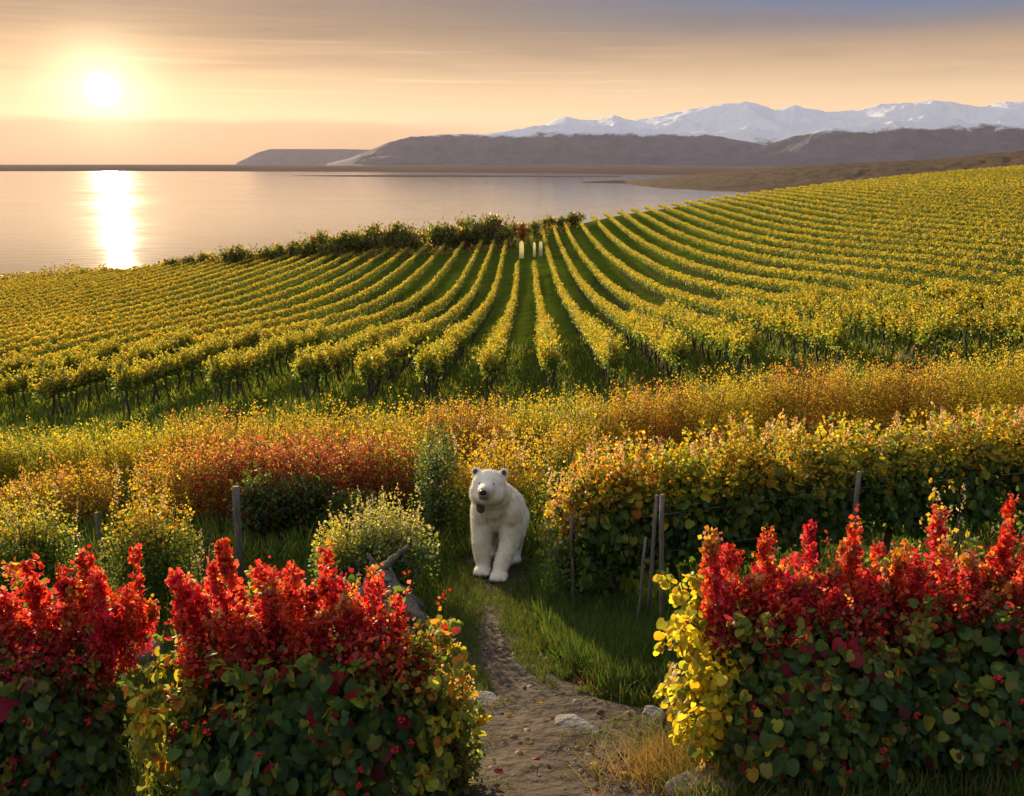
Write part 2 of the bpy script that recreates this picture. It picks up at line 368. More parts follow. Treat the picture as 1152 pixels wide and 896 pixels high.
def build_far():
    ms = mountain_mat('snow_mountain', 190, 150, (.05, .047, .07), (.09, .08, .10))
    mh = mountain_mat('foothill', 262, 70, (.040, .040, .075), (.080, .072, .12))
    strip_land('mountain_range', [(500, 182), (570, 160), (600, 147), (618, 136.5), (632, 131), (645, 135), (665, 135.5), (682, 130), (705, 136), (740, 128), (775, 121), (800, 116), (822, 115),
        (838, 119), (850, 124), (870, 119.5), (890, 124), (905, 126.5), (935, 125), (960, 118), (985, 117), (1010, 114.5), (1040, 117), (1060, 121), (1090, 116), (1125, 116), (1152, 117), (1300, 108)],
        12500, 3300, 1800, ms, rough=.13, ns=520, nk=70, freq=5, peak=.72)
    strip_land('mountain_foothill', [(380, 184.5), (405, 178), (425, 170), (445, 161), (470, 154), (510, 151), (545, 151), (575, 147), (600, 142), (632, 140), (665, 141), (700, 144), (745, 147), (790, 153), (830, 161), (865, 170), (900, 183)],
        9600, 1100, 900, mh, rough=.17, ns=360, nk=50, freq=6, peak=.65)
    strip_land('mountain_foothill', [(740, 184), (790, 178), (835, 166), (870, 154), (905, 146), (940, 141), (975, 137), (1020, 137), (1060, 139), (1100, 141), (1152, 143), (1300, 146)],
        8600, 900, 800, mh, rough=.17, ns=300, nk=50, freq=6, peak=.65)
    strip_land('far_headland', [(285, 183.5), (297, 178), (308, 172), (322, 168), (360, 168), (400, 168), (440, 169), (470, 172)], 14500, 300, 500, mh, ns=120, nk=16, rough=.03)
    # low sand bars and the moor on the near side of the bay
    mb = noise_mat('mud_flat', (.10, .065, .045), (.17, .11, .075), .004, .95, .2, stretch=(1, 3, 1))
    mb.node_tree.nodes['Principled BSDF'].inputs['Specular IOR Level'].default_value = 0
    def flat(name, pts, mat, dz=1.2):
        """pts: (column, row of far edge, row of near edge)"""
        P = np.array(pts, float); n = 160; px = np.linspace(P[0, 0], P[-1, 0], n); V = np.empty((n, 7, 3))
        for j, t in enumerate(np.linspace(0, 1, 7)):
            for i, p in enumerate(px):
                a = np.interp(p, P[:, 0], P[:, 1]); b = np.interp(p, P[:, 0], P[:, 2])
                x0, y0, z0 = wp(p, a, 1); x1, y1, z1 = wp(p, b, 1); k0 = min(SEA/z0, 15000) if z0 < 0 else 15000; k1 = SEA/z1
                k = k0 + (k1-k0)*t; x, y = (x0+(x1-x0)*t)*k, (y0+(y1-y0)*t)*k
                w = 1 + .012*(fbm(np.array([p*.04]), np.array([j*.7]))[0]-.5)*8*(t*(1-t)*4*.3+.25)
                V[i, j] = (x*w, y*w, SEA - .6 + dz*1.6*math.sin(math.pi*t)**.4)
        I, J = np.meshgrid(np.arange(n-1), np.arange(6), indexing='ij')
        Q = np.stack([I*7+J, I*7+J+1, (I+1)*7+J+1, (I+1)*7+J], -1).reshape(-1, 4)
        T(link(name, mesh_np(name, V.reshape(-1, 3), Q, mat, smooth=True)), kind='structure')
    flat('tidal_flat', [(-250, 184.6, 193), (0, 184.6, 194), (200, 184.6, 194), (420, 184.6, 195), (640, 184.6, 197), (720, 184.6, 199), (900, 185, 203), (1300, 185, 203)], mb, 3)
    flat('sand_spit', [(330, 197.6, 198), (400, 196.8, 199.6), (520, 197, 200), (640, 198, 200), (700, 198, 199)], mb, .6)
    flat('sand_spit', [(655, 205, 206), (690, 203, 207), (740, 202, 208), (800, 203, 211), (860, 203, 214)], mb, .8)
    mm = mountain_mat('moor', 4000, 40, (.05, .028, .012), (.13, .072, .028), 1/60)
    strip_land('hill', [(690, 205), (730, 201), (770, 196.5), (820, 191.5), (880, 186.5), (950, 183), (1020, 179.5), (1090, 172), (1152, 165.5), (1250, 155), (1400, 150)],
        1500, 620, 500, mm, rough=.05, ns=220, nk=40, freq=20, peak=.6, base=SEA-4)
build_far()

# ------------------------------------------------------------------ haze
def build_haze(density=1.8e-5):
    bm = bmesh.new(); bmesh.ops.create_cube(bm, size=1)
    bmesh.ops.scale(bm, vec=(36000, 36000, 940), verts=bm.verts); bmesh.ops.translate(bm, vec=(0, 0, -37.5+470), verts=bm.verts)
    me = bpy.data.meshes.new('haze'); bm.to_mesh(me); bm.free()
    m, nt, out = new_mat('haze'); v = nt.nodes.new('ShaderNodeVolumePrincipled')
    v.inputs['Color'].default_value = (.86, .82, .98, 1); v.inputs['Density'].default_value = density; v.inputs['Anisotropy'].default_value = .15
    nt.links.new(v.outputs[0], out.inputs['Volume']); me.materials.append(m)
    T(link('haze', me), kind='stuff')
build_haze()

# ------------------------------------------------------------------ leaves
LT = {
 'quad': (np.array([(0, 0, 0), (.42, .45, -.10), (0, 1, 0), (-.42, .45, -.10)]), np.array([(0, 1, 2, 3)])),
 'grape': (np.array([(0, 0, 0), (0, .3, .02), (0, .58, .02), (0, 1, -.12),
                     (.26, -.14, -.03), (.54, .12, -.12), (.50, .44, -.07), (.34, .76, -.13),
                     (-.26, -.14, -.03), (-.54, .12, -.12), (-.50, .44, -.07), (-.34, .76, -.13)]),
           np.array([(0, 4, 5, 1), (1, 5, 6, 2), (2, 6, 7, 3), (0, 1, 9, 8), (1, 2, 10, 9), (2, 3, 11, 10)])),
 'blade': (np.array([(-.5, 0, 0), (.5, 0, 0), (.38, .5, .05), (-.38, .5, .05), (.04, 1, .22), (-.04, 1, .22)]), np.array([(0, 1, 2, 3), (3, 2, 4, 5)])),
}
def unit(v): return v/np.maximum(np.linalg.norm(v, axis=1, keepdims=True), 1e-9)
def leaves(rng, P, dirs, nrm, size, col, tpl='quad', wid=1.0, jit=.18):
    """P centres, dirs the way each leaf points, nrm its face; size length; returns V,F,C"""
    v, f = LT[tpl]; n = len(P)
    if n == 0: return np.zeros((0, 3)), np.zeros((0, 4), int), np.zeros((0, 3))
    d = unit(dirs); w = unit(np.cross(d, nrm)); nn = np.cross(w, d)
    s = np.asarray(size).reshape(-1, 1, 1) if np.ndim(size) else np.full((n, 1, 1), size)
    wd = np.asarray(wid).reshape(-1, 1, 1) if np.ndim(wid) else wid
    V = P[:, None] + s*(v[None, :, :1]*w[:, None]*wd + v[None, :, 1:2]*d[:, None] + v[None, :, 2:]*nn[:, None])
    C = np.repeat(np.clip(col*(1 + jit*rng.normal(size=(n, 1))), 0, 1), len(v), 0)
    Fc = (f[None] + (np.arange(n)*len(v))[:, None, None]).reshape(-1, f.shape[1])
    return V.reshape(-1, 3), Fc, C
def pick(rng, n, pal, wts=None):
    pal = np.array(pal, float); w = None if wts is None else np.array(wts)/sum(wts)
    i = rng.choice(len(pal), n, p=w); return pal[i]
def rnd(rng, n): return unit(rng.normal(size=(n, 3)))
def shoots(rng, n_sh, per, base, tip_fn, jit, size, colfn, tmin=.15, tpl='quad', curve=.15, droop=.0, up=.5):
    """shoots with leaves on them; base(n)->(n,3), tip_fn(base)->(n,3)"""
    B = base(n_sh); Tt = tip_fn(B); mid = (B+Tt)/2 + rng.normal(size=(n_sh, 3))*curve*np.linalg.norm(Tt-B, axis=1, keepdims=True)*[1, 1, .3]
    t = np.clip(tmin + (1-tmin)*rng.random((n_sh, per))**.8, 0, 1)[..., None]
    P = (1-t)**2*B[:, None] + 2*t*(1-t)*mid[:, None] + t*t*Tt[:, None]
    ax = unit((Tt-B))[:, None].repeat(per, 1).reshape(-1, 3)
    P = P.reshape(-1, 3); t = t.reshape(-1); n = len(P)
    off = rng.normal(size=(n, 3))*jit*(1.15-t)[:, None]
    P = P + off
    d = unit(unit(off)*.9 + ax*up + rnd(rng, n)*.5 - np.array([0, 0, droop])); nr = rnd(rng, n)
    sz = size*(.6+.8*rng.random(n))*(1.1-.35*t)
    return leaves(rng, P, d, nr, sz, colfn(P, t), tpl)
def blob(rng, n, c, r, size, colfn, shell=.75, tpl='quad', lump=.3, droop=.6, face=.6):
    d = rnd(rng, n); q = .5 + .5*np.sin(d[:, 0]*4.1+c[0]*3)*np.cos(d[:, 1]*3.7+c[1]*5)*np.sin(d[:, 2]*5.3+1.3)
    rad = (shell + (1-shell)*rng.random(n))*(1-lump + lump*2*q)*rng.choice([1, 1, 1, .75], n)
    P = np.array(c) + d*rad[:, None]*np.array(r)
    dv = unit(d*.5 + rnd(rng, n)*.7 - np.array([0, 0, droop])); nr = unit(d*face + rnd(rng, n)*.7 + np.array([0, 0, .3]))
    return leaves(rng, P, dv, nr, size*(.6+.8*rng.random(n)), colfn(P, rad), tpl)

def tube(pts, radii, sides=7, seed=0, rough=0.0):
    rg = np.random.default_rng(seed); pts = np.array(pts, float); n = len(pts); V = []
    for i in range(n):
        d = pts[min(i+1, n-1)] - pts[max(i-1, 0)]; d /= np.linalg.norm(d)+1e-9
        a = np.cross(d, [0, 0, 1]) if abs(d[2]) < .9 else np.cross(d, [1, 0, 0]); a /= np.linalg.norm(a); b = np.cross(d, a)
        th = np.arange(sides)/sides*2*math.pi
        rr = radii[i]*(1+rough*rg.normal(size=sides))
        V.append(pts[i] + (np.cos(th)*rr)[:, None]*a + (np.sin(th)*rr)[:, None]*b)
    V.append(pts[:1]); V.append(pts[-1:]); V = np.concatenate(V)
    Q = [(i*sides+j, i*sides+(j+1) % sides, (i+1)*sides+(j+1) % sides, (i+1)*sides+j) for i in range(n-1) for j in range(sides)]
    t = [(n*sides, (j+1) % sides, j) for j in range(sides)] + [(n*sides+1, (n-1)*sides+j, (n-1)*sides+(j+1) % sides) for j in range(sides)]
    return V, [np.array(Q), np.array(t)], None
def tubes_mesh(name, L, mat):
    V, Fc, C = merge(L); return mesh_np(name, V, Fc, mat, smooth=True)
def wiggle(rng, a, b, n, amp):
    a = np.array(a, float); b = np.array(b, float); t = np.linspace(0, 1, n)[:, None]
    o = np.cumsum(rng.normal(size=(n, 3))*amp, 0); o -= o[0]; o[:, 2] *= .3
    return a + (b-a)*t + o*np.sin(t*math.pi*.7)

# palette
YEL = (.52, .40, .035); GOL = (.50, .31, .025); YGR = (.30, .30, .035); GRN = (.11, .18, .03); DGR = (.055, .10, .022)
ORA = (.50, .17, .025); RED = (.50, .035, .02); CRI = (.33, .015, .025); MAR = (.13, .015, .025); OLV = (.20, .20, .045)
PAL = (.55, .42, .30); TEA = (.12, .18, .09); PNK = (.40, .15, .10); BRN = (.16, .09, .035)

# ------------------------------------------------------------------ vineyard
ORD = ['first', 'second', 'third', 'fourth', 'fifth', 'sixth', 'seventh', 'eighth', 'ninth', 'tenth', 'eleventh', 'twelfth', 'thirteenth', 'fourteenth', 'fifteenth',
       'sixteenth', 'seventeenth', 'eighteenth', 'nineteenth', 'twentieth', 'twenty-first', 'twenty-second', 'twenty-third', 'twenty-fourth', 'twenty-fifth']
def start_depth(u):
    return np.interp(u*F+576, [-600, 0, 288, 576, 864, 1152, 1700], [39, 37.5, 36.5, 37, 35, 33.5, 31])
def build_vineyard():
    rng = np.random.default_rng(11)
    SP_, PITCHV, DR = 2.5, 1.05, .0186
    plants = []
    for k in range(-66, 70):
        a = -1.86 + SP_*k + 1.0*max(k-4, 0) - 1.15*max(-k-3, 0)
        y = 20.0 + rng.random()
        row = []
        while y < 300:
            x = a + DR*y + rng.normal()*.05 + .35*math.sin(y*.02 + k*.05)
            u = x/y
            if y > 138 and y < 166 and .004 < u < .036: y += 1.0; continue
            if -.74 < u < .74 and y > start_depth(u)*.97 and y < float(crest(u))+4:
                row.append((x, y))
            y += PITCHV*(.9+.2*rng.random())
        row.sort(key=lambda p: p[1])
        for i, (x, y) in enumerate(row): plants.append((k, i, x, y))
    P = np.array([(p[2], p[3]) for p in plants]); Z = H(P[:, 0], P[:, 1])
    d = np.hypot(P[:, 0], P[:, 1])
    inview = np.abs(P[:, 0]/P[:, 1]) < .60
    keep = Z > SEA+4
    order = np.argsort(d + (~inview)*1e4)
    near = [i for i in order[:300]]; nset = set(near)
    tint = fbm(P[:, 0]*.05, P[:, 1]*.05, 3); warmth = fbm(P[:, 0]*.02+40, P[:, 1]*.02, 3)
    # variants of one vine
    def vine_foliage(s, full):
        rg = np.random.default_rng(100+s)
        def cf(Pp, t):
            c = pick(rg, len(Pp), [(.46, .35, .035), GOL, YGR, GRN, OLV], [5, 1.6, 5, 1.5, 1])
            return np.where((Pp[:, 2]+rg.normal(size=len(Pp))*.15 < 1.25)[:, None], pick(rg, len(Pp), [GRN, OLV, DGR, YGR], [4, 2, 3, 2]), c)  # darker greens low down paint shade under the lit tops
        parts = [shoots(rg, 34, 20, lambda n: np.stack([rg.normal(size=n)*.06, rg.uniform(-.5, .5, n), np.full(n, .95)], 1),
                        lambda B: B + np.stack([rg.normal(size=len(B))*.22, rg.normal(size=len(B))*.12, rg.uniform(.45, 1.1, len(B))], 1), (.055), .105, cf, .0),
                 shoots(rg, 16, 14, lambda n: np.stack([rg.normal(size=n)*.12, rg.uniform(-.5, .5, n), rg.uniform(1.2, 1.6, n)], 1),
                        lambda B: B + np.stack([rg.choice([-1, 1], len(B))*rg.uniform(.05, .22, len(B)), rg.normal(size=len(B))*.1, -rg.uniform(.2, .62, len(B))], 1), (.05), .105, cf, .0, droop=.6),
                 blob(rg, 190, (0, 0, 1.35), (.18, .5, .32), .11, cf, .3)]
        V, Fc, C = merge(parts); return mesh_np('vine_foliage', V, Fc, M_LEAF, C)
    def vine_trunk(s):
        rg = np.random.default_rng(200+s); L = [tube(wiggle(rg, (0, 0, -.15), (rg.normal()*.05, rg.normal()*.08, .98), 7, .03), [.062, .055, .048, .045, .04, .04, .035], 7, s, .12)]
        for sg in (-1, 1): L.append(tube(wiggle(rg, (0, 0, .95), (0, sg*.5, 1.0), 5, .015), [.03, .025, .022, .02, .015], 5))
        return tubes_mesh('vine_trunk', L, M_BARK)
    fol = [vine_foliage(s, 1) for s in range(8)]; trk = [vine_trunk(s) for s in range(4)]
    # a training stake for row ends
    stake = tubes_mesh('stake', [tube([(0, 0, -.2), (.01, 0, .8), (.0, 0, 1.75)], [.035, .034, .03], 8)], M_POST)
    cnt = {}
    for i in sorted(near, key=lambda j: (plants[j][0], plants[j][3])):
        k = plants[i][0]; cnt[k] = cnt.get(k, 0) + 1; q = cnt[k]
        o = empty('grapevine', (P[i, 0], P[i, 1], Z[i]), rng.normal()*.1 + (math.pi if rng.random() < .5 else 0))
        sc = .92+.22*rng.random() + (.12 if q == 1 else 0); o.scale = (sc, sc, sc)
        if k == 0: rw = 'in the row rising straight above the bear'
        elif k < 0: rw = '%s row left of the row above the bear' % (ORD[-k-1] if -k <= len(ORD) else 'outermost')
        else: rw = '%s row right of the row above the bear' % (ORD[k-1] if k <= len(ORD) else 'outermost')
        if q == 1: lab = 'yellow vine at the near end, %s' % rw
        else: lab = 'yellow grapevine, %s back, %s' % (ORD[min(q, len(ORD))-1], rw)
        T(o, lab, 'grapevine', 'grapevines in the vineyard rows')
        f = link('foliage', fol[rng.integers(8)], o); link('trunk', trk[rng.integers(4)], o)
        if q == 1 or rng.random() < .16: s = link('stake', stake, o); s.location = (.1, .22, 0)
    # the rest of the field, thinner with distance
    rest = np.array([i for i in range(len(plants)) if i not in nset and keep[i]])
    parts = []; tr = []
    dist = d[rest]
    nleaf = np.clip(320*(45/dist)**1.0, 60, 340).astype(int)
    idx = np.repeat(np.arange(len(rest)), nleaf); n = len(idx)
    b = P[rest][idx]; z0 = Z[rest][idx]; dd = dist[idx]; low_r = 1-.16*np.clip(b[:, 0]/b[:, 1]*6, 0, 1)-.18*np.clip(-b[:, 0]/b[:, 1]*4-.5, 0, 1)
    hgt = .8 + 1.0*np.sqrt(rng.random(n)); 
    hgt = np.maximum(hgt, .7); hump = .12*np.sin(b[:, 1]*3.1 + b[:, 0]*1.7)
    prof = .085 + .06*np.sin(np.clip((hgt-.7)/1.2, 0, 1)*math.pi)
    Pp = np.stack([b[:, 0] + rng.normal(size=n)*prof, b[:, 1] + rng.uniform(-.56, .56, n), z0 + low_r*hgt*(.92+.14*fbm(b[:, 0]*.8, b[:, 1]*.8, 2)) + hump*hgt*.5], 1)
    sz = np.clip(.095*(dd/45)**.45, .085, .19)*(.6+.8*rng.random(n))
    tn = tint[rest][idx]; wm = warmth[rest][idx]
    cA = pick(rng, n, [(.46, .35, .035), (.40, .34, .035), YGR, OLV, GOL], [4, 4, 4, 1.2, 1.4]); cB = pick(rng, n, [GOL, YEL, ORA, YGR, OLV], [4, 3.5, .35, 3, 1])
    left = np.clip((-.05 - b[:, 0]/b[:, 1])*2.2, 0, .75); mixw = np.clip(left + (wm-.5)*1.4, 0, 1)  # golden share rises to the left, the sun's warm flare put in leaf colour
    C = np.where((rng.random(n) < mixw)[:, None], cB, cA)*(.75+.5*tn)[:, None]
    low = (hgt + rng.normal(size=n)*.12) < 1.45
    C = np.where(low[:, None], pick(rng, n, [GRN, OLV, DGR, BRN], [4, 2, 4, .8]), C)   # low leaves darker green, painting in the shaded sides of the rows
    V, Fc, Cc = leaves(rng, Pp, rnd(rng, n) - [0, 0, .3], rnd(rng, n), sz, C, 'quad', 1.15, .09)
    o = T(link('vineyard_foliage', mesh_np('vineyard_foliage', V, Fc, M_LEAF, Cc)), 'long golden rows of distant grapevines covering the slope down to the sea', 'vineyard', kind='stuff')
    # thin trunks as one mass with it
    sel = rest[(dist < 120)]; m_ = len(sel); B = np.stack([P[sel][:, 0], P[sel][:, 1], Z[sel]-.1], 1)
    th = np.array([0, 2.09, 4.19]); ring = np.stack([np.cos(th), np.sin(th), np.zeros(3)], 1)*.045
    lean = rng.normal(size=(m_, 1, 3))*[.06, .06, 0]
    V = np.concatenate([B[:, None]+ring, B[:, None]+ring*.7+[0, 0, 1.15]+lean], 1).reshape(-1, 3)
    q = np.array([(0, 1, 4, 3), (1, 2, 5, 4), (2, 0, 3, 5)]); Fc = (q[None]+(np.arange(m_)*6)[:, None, None]).reshape(-1, 4)
    T(link('vineyard_trunks', mesh_np('vineyard_trunks', V, Fc, M_BARK)), 'thin dark trunks under the distant grapevine rows', 'vine trunks', kind='stuff')
build_vineyard()

# ------------------------------------------------------------------ grass
def grass_field():
    rng = np.random.default_rng(21)
    def add(n, gen, h, pal, wts, w=.035, lean=.35):
        X, Y = gen(n); Z = H(X, Y); n = len(X)
        P = np.stack([X, Y, Z+.02*(h < .16)], 1); d = unit(np.stack([rng.normal(size=n)*lean, rng.normal(size=n)*lean, np.ones(n)], 1))
        nr = unit(np.stack([rng.normal(size=n), rng.normal(size=n), rng.normal(size=n)*.2], 1))
        hh = h*(.45+.8*rng.random(n))*(.6+.8*fbm(X*1.3, Y*1.3, 3))
        return leaves(rng, P, d, nr, hh, pick(rng, n, pal, wts), 'blade', w*h/np.maximum(hh, .02)*(1+Y/40))
    path = path_poly()
    def offpath(X, Y, grow=.0):
        c, w = path_at(Y); return np.abs(X-c) > (w*.5+grow)*(.75+.5*fbm(X*2.2, Y*2.2, 3))
    def g1(n):
        px = rng.uniform(-60, 1210, n); d = np.exp(rng.uniform(math.log(5.6), math.log(15), n)); X = (px-576)/F*d; Y = d*.93
        k = offpath(X, Y); return X[k], Y[k]
    def g2(n):   # thick bank right of the path
        X = rng.uniform(.25, 2.9, n); Y = rng.uniform(7.7, 12.5, n); k = offpath(X, Y, .1) & (X > .25+(Y-9)*.02) ; return X[k], Y[k]
    def g3(n):
        px = rng.uniform(-60, 1210, n); d = np.exp(rng.uniform(math.log(13), math.log(60), n)); return (px-576)/F*d, d
    def g5(n):
        Y = rng.uniform(7.6, 12.6, n); c, w = path_at(Y); t = rng.choice([-1, 1], n)*np.maximum(rng.uniform(.2, .62, n) - np.clip((Y-8.6)*.12, 0, .24)*rng.random(n), 0); X = c + t*w; k = fbm(X*2.5, Y*1.6, 3) > .40; return X[k], Y[k]
    def g6(n):
        X = rng.uniform(-1, 1.6, n); Y = rng.uniform(5, 7.6, n); k = fbm(X*1.6+9, Y*2.6, 3) > .56; return X[k], Y[k]
    parts = [add(26000, g5, .10, [DGR, GRN, OLV, BRN], [3, 4, 2, 1], .045), add(9000, g6, .09, [GRN, OLV, BRN], [3, 2, 1], .06), add(60000, g1, .20, [DGR, GRN, OLV, BRN], [4, 4, 2, 1.5], .045),
             add(42000, g2, .26, [DGR, GRN, (.10, .15, .03), OLV], [3, 4, 2, 2], .035),
             add(90000, g3, .34, [GRN, YGR, OLV, DGR], [4, 2, 2, 2], .07)]
    V, Fc, C = merge(parts)
    T(link('grass', mesh_np('grass', V, Fc, M_GRASS, C)), 'short green grass on both banks of the dirt path', 'grass', kind='stuff')
    # dry golden grass round the foot of the red vine
    def g4(n):
        c = ground_at(828, 880); a = rng.normal(size=(n, 2))*[.36, .20]; return c.x+a[:, 0]-.05, c.y+a[:, 1]+.1
    V, Fc, C = add(6000, g4, .26, [(.36, .22, .07), (.28, .15, .05), (.30, .24, .09), OLV], [3, 2, 2, 1.5], .022, .7)
    T(link('dry_grass', mesh_np('dry_grass', V, Fc, M_GRASS, C)), 'golden dry grass under the right red grapevine', 'dry grass', kind='stuff')
PATH = [(896, 490, 745), (850, 505, 745), (812, 505, 752), (790, 500, 690), (772, 508, 650), (750, 508, 612), (720, 508, 600), (690, 508, 594), (660, 510, 594), (640, 520, 598), (610, 538, 600)]
_pp = None
def path_poly():
    global _pp
    if _pp is None:
        _pp = []
        for y, a, b in PATH:
            A = ground_at(a, y); B = ground_at(b, y); _pp.append(((A.y+B.y)/2, A.x, B.x))
        _pp = np.array(_pp)
    return _pp
def path_at(Y):
    p = path_poly(); o = np.argsort(p[:, 0]); l = np.interp(Y, p[o, 0], p[o, 1]); r = np.interp(Y, p[o, 0], p[o, 2]); ins = (Y < p[:, 0].max()+2)
    return (l+r)/2, np.where(ins, r-l, 0)
def build_path():
    p = path_poly(); Y = np.linspace(3.2, p[:, 0].max()+1.5, 260); c, w = path_at(Y); nk = 70
    t = np.linspace(-.5, .5, nk); X = c[:, None] + (w[:, None]*1.12*t)*(1+0*t); X = X + (np.abs(t)*2)**3*(fbm(Y[:, None]*3+t, Y[:, None]*2, 4)-.5)*.7*np.sign(t)
    YY = np.repeat(Y[:, None], nk, 1); Z = H(X, YY)
    ed = 1-(np.abs(t)*2)**4
    Z = Z + .012*np.maximum(ed, 0)[None] + (ed*1.0)[None]*.075*(fbm(X*2.4, YY*2.4, 5)-.05) - .02*(np.abs(t)*2)**6
    V = np.stack([X, YY, Z], -1).reshape(-1, 3); n = len(Y)
    I, J = np.meshgrid(np.arange(n-1), np.arange(nk-1), indexing='ij'); Q = np.stack([I*nk+J, I*nk+J+1, (I+1)*nk+J+1, (I+1)*nk+J], -1).reshape(-1, 4)
    T(link('path', mesh_np('path', V, Q, M_DIRT, smooth=True)), kind='structure')
build_path()
grass_field()

# ------------------------------------------------------------------ rocks and driftwood
def rock(px, py, size, label, seed, flat=1.0, sink=.35):
    rg = np.random.default_rng(seed); g = ground_at(px, py)
    bm = bmesh.new(); bmesh.ops.create_icosphere(bm, subdivisions=4, radius=1)
    o = rg.random(3)*50
    for v in bm.verts:
        c = v.co; n = .5*fbm(np.array([c.x*1.3+o[0]+c.z]), np.array([c.y*1.3+o[1]-c.z*.7]), 5)[0]
        k = .78 + n*.75; q = max(abs(c.x), abs(c.y), abs(c.z))**.45
        v.co = c*k/q*.85
    me = bpy.data.meshes.new('rock'); 
    bmesh.ops.scale(bm, vec=(size[0], size[1], size[2]), verts=bm.verts); bm.to_mesh(me); bm.free()
    me.materials.append(M_ROCK)
    for p in me.polygons: p.use_smooth = True
    r = link('rock', me, None, (g.x, g.y, g.z + size[2]*(1-sink*2)*.5)); r.rotation_euler = (0, 0, rg.random()*6)
    T(r, label, 'rock', 'rocks beside the path')
def litter():
    rng = np.random.default_rng(91)
    def on_path(n, sp):
        Y = rng.uniform(4.6, 12.5, n); c, w = path_at(Y); X = c + rng.uniform(-sp, sp, n)*w; return X, Y, H(X, Y)+.045
    X, Y, Z = on_path(450, .6); n = len(X)
    V, Fc, C = leaves(rng, np.stack([X, Y, Z+.012], 1), rnd(rng, n)*[1, 1, .15], unit(rnd(rng, n)*.35+[0, 0, 1]), .05*(.5+rng.random(n)), pick(rng, n, [BRN, GOL, (.3, .05, .03), OLV, (.10, .06, .03)], [4, 2, 1, 2, 4]), 'grape')
    T(link('fallen_leaves', mesh_np('fallen_leaves', V, Fc, M_LEAF, C)), 'brown and yellow fallen leaves scattered on the dirt path', 'leaves', kind='stuff')
    X, Y, Z = on_path(450, .5); n = len(X); ic = np.array([(1, 0, 0), (-1, 0, 0), (0, 1, 0), (0, -1, 0), (0, 0, 1), (0, 0, -1)]); fc = np.array([(0, 2, 4), (2, 1, 4), (1, 3, 4), (3, 0, 4), (2, 0, 5), (1, 2, 5), (3, 1, 5), (0, 3, 5)])
    k = rng.random((n, 6, 1))*.5+.75; sz = (.008+.022*rng.random(n)**3)[:, None, None]
    V = (np.stack([X, Y, Z], 1)[:, None] + ic[None]*k*sz*[1.2, 1, .6]).reshape(-1, 3); Fc = (fc[None]+(np.arange(n)*6)[:, None, None]).reshape(-1, 3)
    T(link('gravel', mesh_np('gravel', V, Fc, M_ROCK)), 'loose small grit lying on the dirt path', 'gravel', kind='stuff')
litter()
rock(78, 880, (.30, .24, .22), 'large rounded boulder under the left red grapevine', 1)
rock(20, 893, (.16, .16, .12), 'small stone left of the large boulder', 2)
rock(168, 742, (.20, .18, .20), 'grey stone in the gap between the two left red vines', 3)
rock(140, 850, (.16, .14, .10), 'low stone right of the large boulder', 12)
rock(792, 893, (.34, .20, .13), 'brown rock in the dry grass at the right path edge', 4)
rock(545, 802, (.36, .20, .055), 'flat pale slab across the path where it widens', 5, sink=.5)
rock(660, 832, (.42, .16, .05), 'flat slab in the middle of the dirt path', 6, sink=.5)
rock(735, 812, (.26, .13, .06), 'flat slab under the grassy bank right of the path', 7, sink=.5)
rock(662, 856, (.07, .05, .035), 'small light stone below the middle slab', 8)
rock(690, 860, (.05, .04, .03), 'smallest stone right of the light one on the path', 13)
rock(548, 668, (.22, .10, .05), 'flat stone on the path just below the bear', 9, sink=.5)
rock(535, 722, (.14, .10, .04), 'low stone in the narrow part of the path', 10, sink=.5)
def driftwood():
    rng = np.random.default_rng(4); g = ground_at(440, 697); o = empty('driftwood_stump', g)
    T(o, 'weathered grey tree stump with sprawling roots left of the path', 'tree stump')
    trunk = [tube(wiggle(rng, (-.18, .1, -.2), (-.10, .0, .62), 9, .03), [.26, .24, .21, .19, .18, .16, .15, .12, .07], 14, 1, .09)]
    link('trunk', tubes_mesh('trunk', trunk, M_DRIFT), o)
    for (b, r) in [((.62, -.42, -.05), .09), ((-.55, -.25, -.05), .09), ((.12, -.45, -.05), .08), ((.42, .2, -.02), .07), ((.16, .12, .92), .04), ((-.34, .0, .84), .035)]:
        a = np.array((-.12, .02, .62 if b[2] > .3 else .55)); link('root', tubes_mesh('root', [tube(wiggle(rng, a, b, 11, .02), np.linspace(r*1.5, r*.5, 11), 10, int(r*1000), .16)], M_DRIFT), o)
driftwood()

# ------------------------------------------------------------------ posts and wires of the near trellis
def post(px, py, h, label, tilt=(0, 0), r=.035, cat='post'):
    g = ground_at(px, py); m = tubes_mesh('post', [tube([(0, 0, -.2), (.005, 0, h*.4), (-.005, .004, h*.8), (0, 0, h)], [r*1.05, r, r*.97, r*.9], 9, int(px), .05)], M_POST)
    o = link('trellis_post', m, None, g); o.rotation_euler = (tilt[0], tilt[1], 0); T(o, label, cat, 'wooden posts of the near trellis')
post(716, 716, 1.2, 'thin leaning post, nearest the path, beside the right hedge', (0, R(3)), .016)
post(743, 722, 1.75, 'tall grey wooden post at the near end of the right hedge', (R(2), R(-2)), .028)
post(728, 700, 1.6, 'dark post just left of the tall grey one', (0, R(2)), .022)
post(645, 690, 1.3, 'grey post in the flowering shrub right of the bear', (0, R(-2)), .022)
post(953, 668, 1.6, 'dark square-topped post standing before the right hedge', (0, 0), .032)
post(270, 655, 1.45, 'thick grey post before the crimson shrubs on the left', (0, R(2)), .055)
post(118, 640, .95, 'pale post between the two left green bushes', (0, R(-2)), .03)

